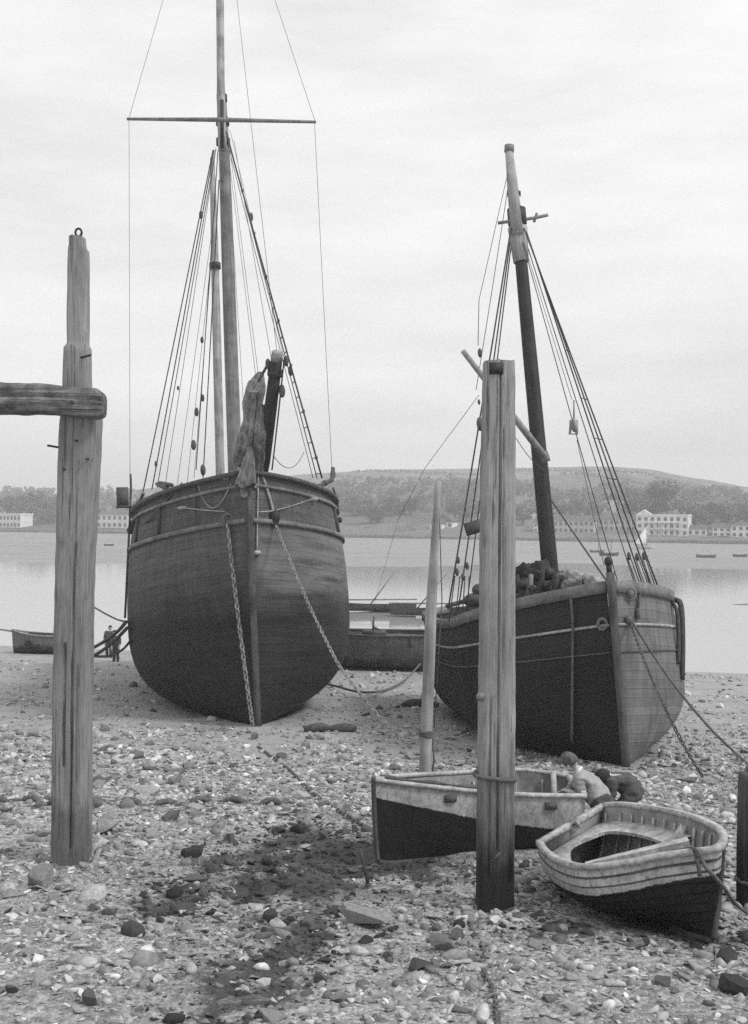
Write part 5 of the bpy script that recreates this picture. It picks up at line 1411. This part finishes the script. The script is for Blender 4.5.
sw = mb.build('sea_wall', simple('sea_wall_stone', .13, .9, .4, .5)); tag(sw, 'long low stone wall along the opposite shore under the houses', 'sea wall', kind='thing')

# ------------------------------------------------------------------ far trees and woods
M_LEAF = simple('foliage', .11, .9, .5, .35, None, .1, .1, .3, .1)
M_BARK = simple('bark', .06, .9, .3, 2)
def far_pos(px, e):
    u = ray(px, 520)[0]; d = (401 + e) / (1 + .43*u); return V((u*d, d, hz(u*d, d)))
def leaf_faces(rs, n, R0, H, c=V((0,0,0)), lobes=6, size=.8):
    mb = MB(); L = [(V((rs.gauss(0, .42)*R0, rs.gauss(0, .42)*R0, rs.uniform(-.35, .35)*H)), rs.uniform(.42, .65)) for _ in range(lobes)]
    for _ in range(n):
        lc, lr = rs.choice(L); v = V((rs.gauss(0,1), rs.gauss(0,1), rs.gauss(0,1))).normalized() * (rs.random() ** .4)
        p = c + lc + V((v.x*R0*lr, v.y*R0*lr, v.z*H*.5*lr*1.1))
        a = V((rs.gauss(0,1), rs.gauss(0,1), rs.gauss(0,1))).normalized(); bq = a.orthogonal().normalized(); s = size*rs.uniform(.5, 1.2)
        a = a * s
        bq = bq * s * .7
        mb.add([p - a, p - bq, p + a, p + bq], [(0,1,2,3)])
    return mb
rs = random.Random(21)
protos = []
for k_ in range(7):
    H = rs.uniform(7, 10); R0 = H*rs.uniform(.42, .6)
    cm = leaf_faces(rs, 900, R0, H*.8, V((0, 0, H*.58)), rs.randint(6, 10), H*.06)
    tmb = MB(); tmb.tube([(0,0,-.5), (.1,0,H*.25), (0,.15,H*.55)], [.35,.28,.12], 7)
    for _ in range(4):
        q = V((rs.uniform(-1,1)*R0*.6, rs.uniform(-1,1)*R0*.6, H*rs.uniform(.5,.75))); tmb.tube([(.05, .05, H*.3), tuple(q)], [.14, .05], 5)
    protos.append((cm, tmb, H))
pm = None
meshes = []
def tree(px, e, h, label, group, wid=1.0):
    k_ = rs.randrange(len(protos)); cm, tmb, H = protos[k_]
    p = far_pos(px, e); s = h / H
    t = thing('broadleaf_tree', label, 'tree', Matrix.Translation(p) @ Matrix.Rotation(rs.uniform(0, 6.28), 4, 'Z') @ Matrix.Diagonal((s*wid, s*wid, s, 1)), group)
    while len(meshes) <= k_: meshes.append(None)
    if meshes[k_] is None:
        c = cm.build('crown', M_LEAF, t); tr = tmb.build('trunk', M_BARK, t); meshes[k_] = (c, tr)
    else:
        for o in meshes[k_]:
            c = o.copy(); COL.objects.link(c); c.parent = t
G1 = 'trees along the opposite shore'
for px, e, h, w in ((30, 45, 13, 1.2), (42, 50, 15, 1.3), (53, 46, 13, 1.2), (63, 55, 11, 1.0), (24, 60, 11, 1.0), (75, 60, 9, 1), (47, 38, 9, 1.4), (6, 70, 11, 1.1), (14, 95, 9, 1)):
    tree(px, e, h, 'round dark tree in the clump beside the stepped post on the opposite shore', 'trees in the clump by the stepped post', w)
for px, e, h, w in ((640, 62, 11, 1.2), (648, 70, 13, 1.3), (657, 66, 12, 1.2), (664, 80, 10, 1.1), (632, 90, 9, 1.1)):
    tree(px, e, h, 'round dark tree standing behind the big three-storey terrace', 'trees behind the big terrace', w)
for px in (98, 128, 138, 360, 372, 386, 398, 410, 456, 465, 476, 524, 560, 572, 580, 590, 694, 700, 706, 716, 728, 738, 746):
    tree(px + rs.uniform(-2, 2), rs.uniform(35, 80), rs.uniform(5, 9), 'small tree among the houses and gardens of the opposite shore', G1, rs.uniform(1, 1.4))
# woods on the slope: one leafy mass
mb = MB()
def wood(px0, px1, e0, e1, n, hmin, hmax):
    for _ in range(n):
        px = rs.uniform(px0, px1); p = far_pos(px, rs.uniform(e0, e1)); h = rs.uniform(hmin, hmax)
        s = leaf_faces(rs, 70, h*.7, h, p + V((0,0,h*.4)), 3, h*.16); mb.add(s.v, s.f)
wood(330, 540, 60, 260, 190, 3, 7); wood(540, 600, 70, 200, 50, 3, 6); wood(600, 760, 110, 260, 110, 3, 6); wood(-60, 130, 120, 420, 150, 3, 7); wood(130, 340, 50, 300, 110, 3, 7); wood(-20, 120, 380, 450, 40, 3, 5); wood(690, 760, 180, 330, 40, 3, 6)
tag(mb.build('woods', M_LEAF), kind='stuff')
# hedges across the upper fields
def hedge(pts, label):
    mb = MB()
    P = resample([far_pos(px, e) for px, e in pts], 3.0)
    for p in P:
        p = V((p.x, p.y, hz(p.x, p.y))); s = leaf_faces(rs, 16, 1.6, 2.2, p + V((0,0,.9)), 2, .8); mb.add(s.v, s.f)
    tag(mb.build('hedge', M_LEAF), label, 'hedge')
hedge([(560, 330), (620, 300), (680, 270), (740, 240)], 'longest hedge line slanting across the bare upper hillside')
hedge([(600, 400), (650, 370), (700, 340)], 'short hedge high on the hill above the longest hedge')
hedge([(350, 420), (400, 410), (450, 400), (480, 390)], 'hedge near the hilltop above the slender pole')
hedge([(330, 330), (390, 320), (470, 330)], 'hedge crossing the middle of the wooded slope')
hedge([(620, 240), (680, 200), (735, 190)], 'lower hedge on the slope above the big terrace')
hedge([(500, 432), (540, 436), (580, 436), (610, 434)], 'scrubby hedge along the very crest of the hill')

# ------------------------------------------------------------------ houses of the opposite shore
M_WALLW = simple('whitewashed_wall', .8, .9, .08, .6, None, .1, .01, .12); M_WALLG = simple('grey_render_wall', .5, .9, .12, .6, None, .1, .01, .15)
M_ROOF = simple('slate_roof', .10, .8, .25, 1.5, None, .3, .05, .2); M_WIN = simple('window_glass', .09, .3, .1, 1); M_CHIM = simple('chimney_brick', .2, .9, .2, 1)
FD = V((.919, -.395, 0)); BK = V((.395, .919, 0))   # along the shore, inland
def house(px, py_base, wpx, hpx, e, label, cols=3, rows=2, roof='gable', wall=M_WALLW, dep=7.0, roofh=.32, chim=2, ridge='along', bay=False):
    u = ray(px, 520)[0]; d = (401 + e) / (1 + .43*u); x = u*d
    base = V((x, d, hz(x, d) - .3))
    top = W(px, py_base - hpx, d).z if py_base else base.z + hpx / F * d
    Ht = max(3.0, top - base.z); Wd = wpx / F * d / .95
    Rm = Matrix((FD, BK, V((0,0,1)))).transposed().to_4x4()
    h = thing('house' if cols < 8 else 'terrace', label, 'house', Matrix.Translation(base) @ Rm)
    rh = Ht * roofh; hw = Ht - rh
    MB().box((0, dep/2, hw/2), (Wd, dep, hw)).build('wall', wall, h, smooth=False)
    mb = MB(); o_ = .35
    if roof == 'gable':
        if ridge == 'along':
            mb.add([(-Wd/2-o_, -o_, hw), (Wd/2+o_, -o_, hw), (Wd/2+o_, dep+o_, hw), (-Wd/2-o_, dep+o_, hw), (-Wd/2-o_, dep/2, Ht), (Wd/2+o_, dep/2, Ht)], [(0,1,5,4), (2,3,4,5), (0,4,3), (1,2,5), (3,2,1,0)])
        else:
            mb.add([(-Wd/2-o_, -o_, hw), (Wd/2+o_, -o_, hw), (Wd/2+o_, dep+o_, hw), (-Wd/2-o_, dep+o_, hw), (0, -o_, Ht), (0, dep+o_, Ht)], [(1,2,5,4), (3,0,4,5), (0,1,4), (2,3,5), (3,2,1,0)])
    elif roof == 'hip':
        k2 = min(dep/2, Wd/2 - .3)
        mb.add([(-Wd/2-o_, -o_, hw), (Wd/2+o_, -o_, hw), (Wd/2+o_, dep+o_, hw), (-Wd/2-o_, dep+o_, hw), (-Wd/2+k2, dep/2, Ht), (Wd/2-k2, dep/2, Ht)], [(0,1,5,4), (2,3,4,5), (0,4,3), (1,2,5), (3,2,1,0)])
    else:
        mb.box((0, dep/2, hw + rh/2), (Wd + .4, dep + .4, rh))
    ro = mb.build('roof', M_ROOF if roof != 'flat' else wall, h, smooth=False)
    for c in range(chim):
        xx = (c - (chim-1)/2) * Wd * (.8 / max(1, chim - 1) if chim > 1 else 0)
        MB().box((xx, dep/2, Ht + .2), (.9, .7, 1.7)).build('chimney', M_CHIM, ro, smooth=False)
    fl = hw / rows
    if bay:
        for r_ in range(1, rows): MB().box((0, -.5, fl*r_), (Wd*.7, 1.0, .18)).build('balcony', M_WALLG, h, smooth=False)
        for c in range(8): MB().box((-Wd*.34 + c*Wd*.68/7, -.9, fl), (.22, .2, fl*2)).build('veranda_column', wall, h, smooth=False)
        MB().add([(-Wd/2, -.05, Ht), (-Wd/2 + 5, -.05, Ht), (-Wd/2 + 2.5, -.05, Ht + 1.6), (-Wd/2, 3, Ht), (-Wd/2 + 5, 3, Ht), (-Wd/2 + 2.5, 3, Ht + 1.6)], [(0,1,2), (5,4,3), (1,4,5,2), (0,2,5,3), (0,3,4,1)]).build('pediment', wall, h, smooth=False)
    for r_ in range(rows):
        for c in range(cols):
            ww = min(1.25, Wd/cols*.5); hh = fl*.5
            cx = -Wd/2 + Wd*(c+.5)/cols; cz = fl*(r_+.54)
            f = MB().box((cx, -.04, cz), (ww, .12, hh)).build('window', M_WIN, h, smooth=False)
    return h
# the terrace with verandas, then single houses
house(662, 0, 48, 22, 22, 'big three-storey white terrace with verandas on the opposite waterfront', 8, 3, 'flat', M_WALLW, 9, .08, 3, 'along', True)
house(571, 0, 44, 19, 24, 'long two-storey pale terrace, half hidden behind the smaller barge\'s mast', 9, 2, 'gable', M_WALLG, 8, .30, 4)
house(617, 0, 36, 17, 30, 'two-storey terrace between the long terrace and the big white one', 7, 2, 'gable', M_WALLG, 8, .3, 3)
house(613, 0, 18, 22, 85, 'tall gabled white house above the terrace roofs', 2, 2, 'gable', M_WALLW, 9, .4, 1, 'across')
house(628, 0, 9, 19, 90, 'narrow gabled house right beside the tall gabled white house', 1, 2, 'gable', M_WALLW, 7, .4, 1, 'across')
house(697, 0, 18, 11.5, 24, 'low white cottage next to the big three-storey terrace', 3, 1, 'gable', M_WALLW, 7, .4, 1)
house(722, 0, 17, 14, 24, 'gabled white house, middle one of the row beyond the low cottage', 3, 2, 'gable', M_WALLW, 7, .35, 2)
house(741, 0, 18, 18, 22, 'end house of the waterfront row with a bay front', 3, 2, 'hip', M_WALLW, 8, .3, 2)
house(731, 0, 9, 15, 55, 'pale gable peeping above the waterfront row near its bay-fronted end', 1, 2, 'gable', M_WALLW, 6, .45, 1, 'across')
house(702, 0, 10, 9, 130, 'low white house on the slope straight above the low cottage', 3, 1, 'gable', M_WALLW, 6, .4, 1)
house(743, 0, 11, 9, 165, 'white hillside house at the photo\'s edge above the bay-fronted end house', 3, 2, 'gable', M_WALLW, 6, .4, 1)
house(716, 0, 10, 9, 215, 'topmost white house of the hillside group', 3, 2, 'gable', M_WALLW, 6, .4, 1)
house(540, 0, 12, 15, 26, 'white waterfront house at the long terrace\'s end next to the thick post', 3, 2, 'gable', M_WALLW, 7, .35, 2)
house(523, 0, 10, 10, 90, 'white house half hidden by the thick post, on the slope', 2, 2, 'gable', M_WALLW, 7, .4, 1)
house(684, 0, 10, 15, 70, 'pale narrow house looking over the low cottage roof', 2, 2, 'gable', M_WALLG, 7, .4, 1, 'across')
house(753, 0, 10, 12, 40, 'pale house cut by the photo\'s edge past the bay-fronted end house', 2, 2, 'gable', M_WALLW, 7, .4, 1)
house(548, 0, 9, 11, 75, 'pale house just above the long terrace roof beside the barge\'s mast', 2, 2, 'gable', M_WALLW, 7, .4, 1)
house(597, 0, 11, 12, 80, 'white house squeezed next to the tall gabled white house', 2, 2, 'gable', M_WALLW, 7, .4, 1)
house(708, 0, 15, 12, 60, 'small house with a broad gable set back behind the row', 2, 1, 'gable', M_WALLG, 7, .5, 1, 'across')
house(713, 0, 12, 9, 160, 'white hillside house, lowest of the group above the waterfront row', 3, 2, 'gable', M_WALLW, 7, .35, 1)
house(722, 0, 12, 10, 178, 'white hillside house in the middle of the group above the waterfront row', 3, 2, 'gable', M_WALLG, 7, .35, 2)
house(734, 0, 12, 10, 185, 'white hillside house at the outer end of the group above the waterfront row', 3, 2, 'gable', M_WALLW, 7, .4, 1, 'across')
house(112, 0, 36, 19, 24, 'broad hipped-roof white villa beside the larger ketch\'s light board', 6, 2, 'hip', M_WALLW, 9, .26, 2)
house(8, 0, 30, 15, 20, 'white villa with a row of windows at the photo\'s edge beyond the crossbeam', 7, 2, 'flat', M_WALLW, 8, .1, 2)
house(436, 0, 12, 11, 30, 'white cottage on the shore seen beside the slender pole', 2, 1, 'gable', M_WALLW, 6, .45, 1)
house(447, 0, 11, 13, 34, 'small steep-gabled white cottage paired with the cottage by the pole', 2, 1, 'gable', M_WALLW, 6, .5, 1, 'across')
house(534, 0, 12, 14, 60, 'pale house seen between the thick post and the barge\'s mast', 2, 2, 'gable', M_WALLW, 7, .35, 1)
house(586, 0, 10, 9, 110, 'small pale house alone on the slope over the long terrace', 2, 1, 'gable', M_WALLW, 6, .4, 1)
house(528, 0, 7, 7, 150, 'tiny pale cottage high on the slope by the thick post', 1, 1, 'gable', M_WALLW, 6, .4, 1)
house(41, 0, 14, 9, 400, 'pale house among the trees on the low skyline', 2, 2, 'gable', M_WALLG, 7, .4, 1)

# ------------------------------------------------------------------ air
m = bpy.data.materials.new('air'); m.use_nodes = True; nt = m.node_tree
nt.nodes.remove(nt.nodes['Principled BSDF'])
pv = nt.nodes.new('ShaderNodeVolumePrincipled'); pv.inputs['Color'].default_value = (1, 1, 1, 1); pv.inputs['Density'].default_value = .00095
nt.links.new(pv.outputs[0], nt.nodes['Material Output'].inputs['Volume'])
mb = MB(); mb.box((0, 690, 40), (1300, 1460, 92))
m.cycles.volume_sampling = 'DISTANCE'; m.cycles.homogeneous_volume = True
tag(mb.build('haze', m, smooth=False), kind='stuff')

# ------------------------------------------------------------------ sky, sun, camera
SUN_EL, SUN_AZ = R(48), R(112)      # azimuth from +y towards +x
w = bpy.data.worlds.new('World'); SC.world = w; w.use_nodes = True; nt = w.node_tree
bg = nt.nodes['Background']; sk = nt.nodes.new('ShaderNodeTexSky'); sk.sky_type = 'NISHITA'; sk.sun_disc = False
sk.sun_elevation = SUN_EL; sk.sun_rotation = SUN_AZ; sk.dust_density = 4
bwn = nt.nodes.new('ShaderNodeRGBToBW'); nt.links.new(sk.outputs[0], bwn.inputs[0])
tc = nt.nodes.new('ShaderNodeTexCoord')
c1 = nnoise(nt, tc.outputs['Generated'], 2.2, 7, .55, (1, 1, 4.5), (.3, .1, .2)); c2 = nnoise(nt, tc.outputs['Generated'], 5, 6, .6, (1, 1, 5), (2, 1, 0))
cl = nmath(nt, 'ADD', nmath(nt, 'MULTIPLY', c1, .75), nmath(nt, 'MULTIPLY', c2, .25))
cloud = ramp(nt, cl, [(.36, .76), (.5, .90), (.62, 1.0)])
sz = nt.nodes.new('ShaderNodeSeparateXYZ'); nt.links.new(tc.outputs['Generated'], sz.inputs[0])
glow = ramp(nt, nmath(nt, 'ABSOLUTE', sz.outputs[2]), [(0.0, 1.0), (.10, .95), (.22, .90), (.36, .94), (.5, .97)])     # overcast brightens low down
tot = nmath(nt, 'MULTIPLY', nmath(nt, 'MULTIPLY', cloud, glow), 9.4)
nt.links.new(nmix(nt, .88, bwn.outputs[0], tot), bg.inputs[0]); bg.inputs[1].default_value = .1
sl = bpy.data.lights.new('sun', 'SUN'); sl.energy = 1.8; sl.angle = R(14); sl.color = (1, 1, 1)
so = bpy.data.objects.new('sun', sl); COL.objects.link(so)
dv = V((math.sin(SUN_AZ)*math.cos(SUN_EL), math.cos(SUN_AZ)*math.cos(SUN_EL), math.sin(SUN_EL)))
so.rotation_euler = dv.to_track_quat('Z', 'Y').to_euler()
cd = bpy.data.cameras.new('camera'); co = bpy.data.objects.new('camera', cd); COL.objects.link(co)
cd.sensor_fit = 'VERTICAL'; cd.sensor_height = 36; cd.lens = F / 1024 * 36; cd.shift_y = (HY - 512) / 1024
cd.clip_start = .1; cd.clip_end = 5000
c, s = math.cos(ROLL), math.sin(ROLL)
co.matrix_world = Matrix(((c, -s, 0, 0), (0, 0, -1, 0), (s, c, 0, CAMZ), (0, 0, 0, 1)))
SC.camera = co
SC.view_settings.view_transform = 'Standard'; SC.view_settings.look = 'None'; SC.view_settings.exposure = 0.42; SC.view_settings.gamma = 1
SC.render.engine = 'CYCLES'
SC.cycles.use_denoising = False
try: SC.cycles.denoiser = 'OPENIMAGEDENOISE'
except Exception: pass
SC.cycles.max_bounces = 6; SC.cycles.volume_bounces = 0
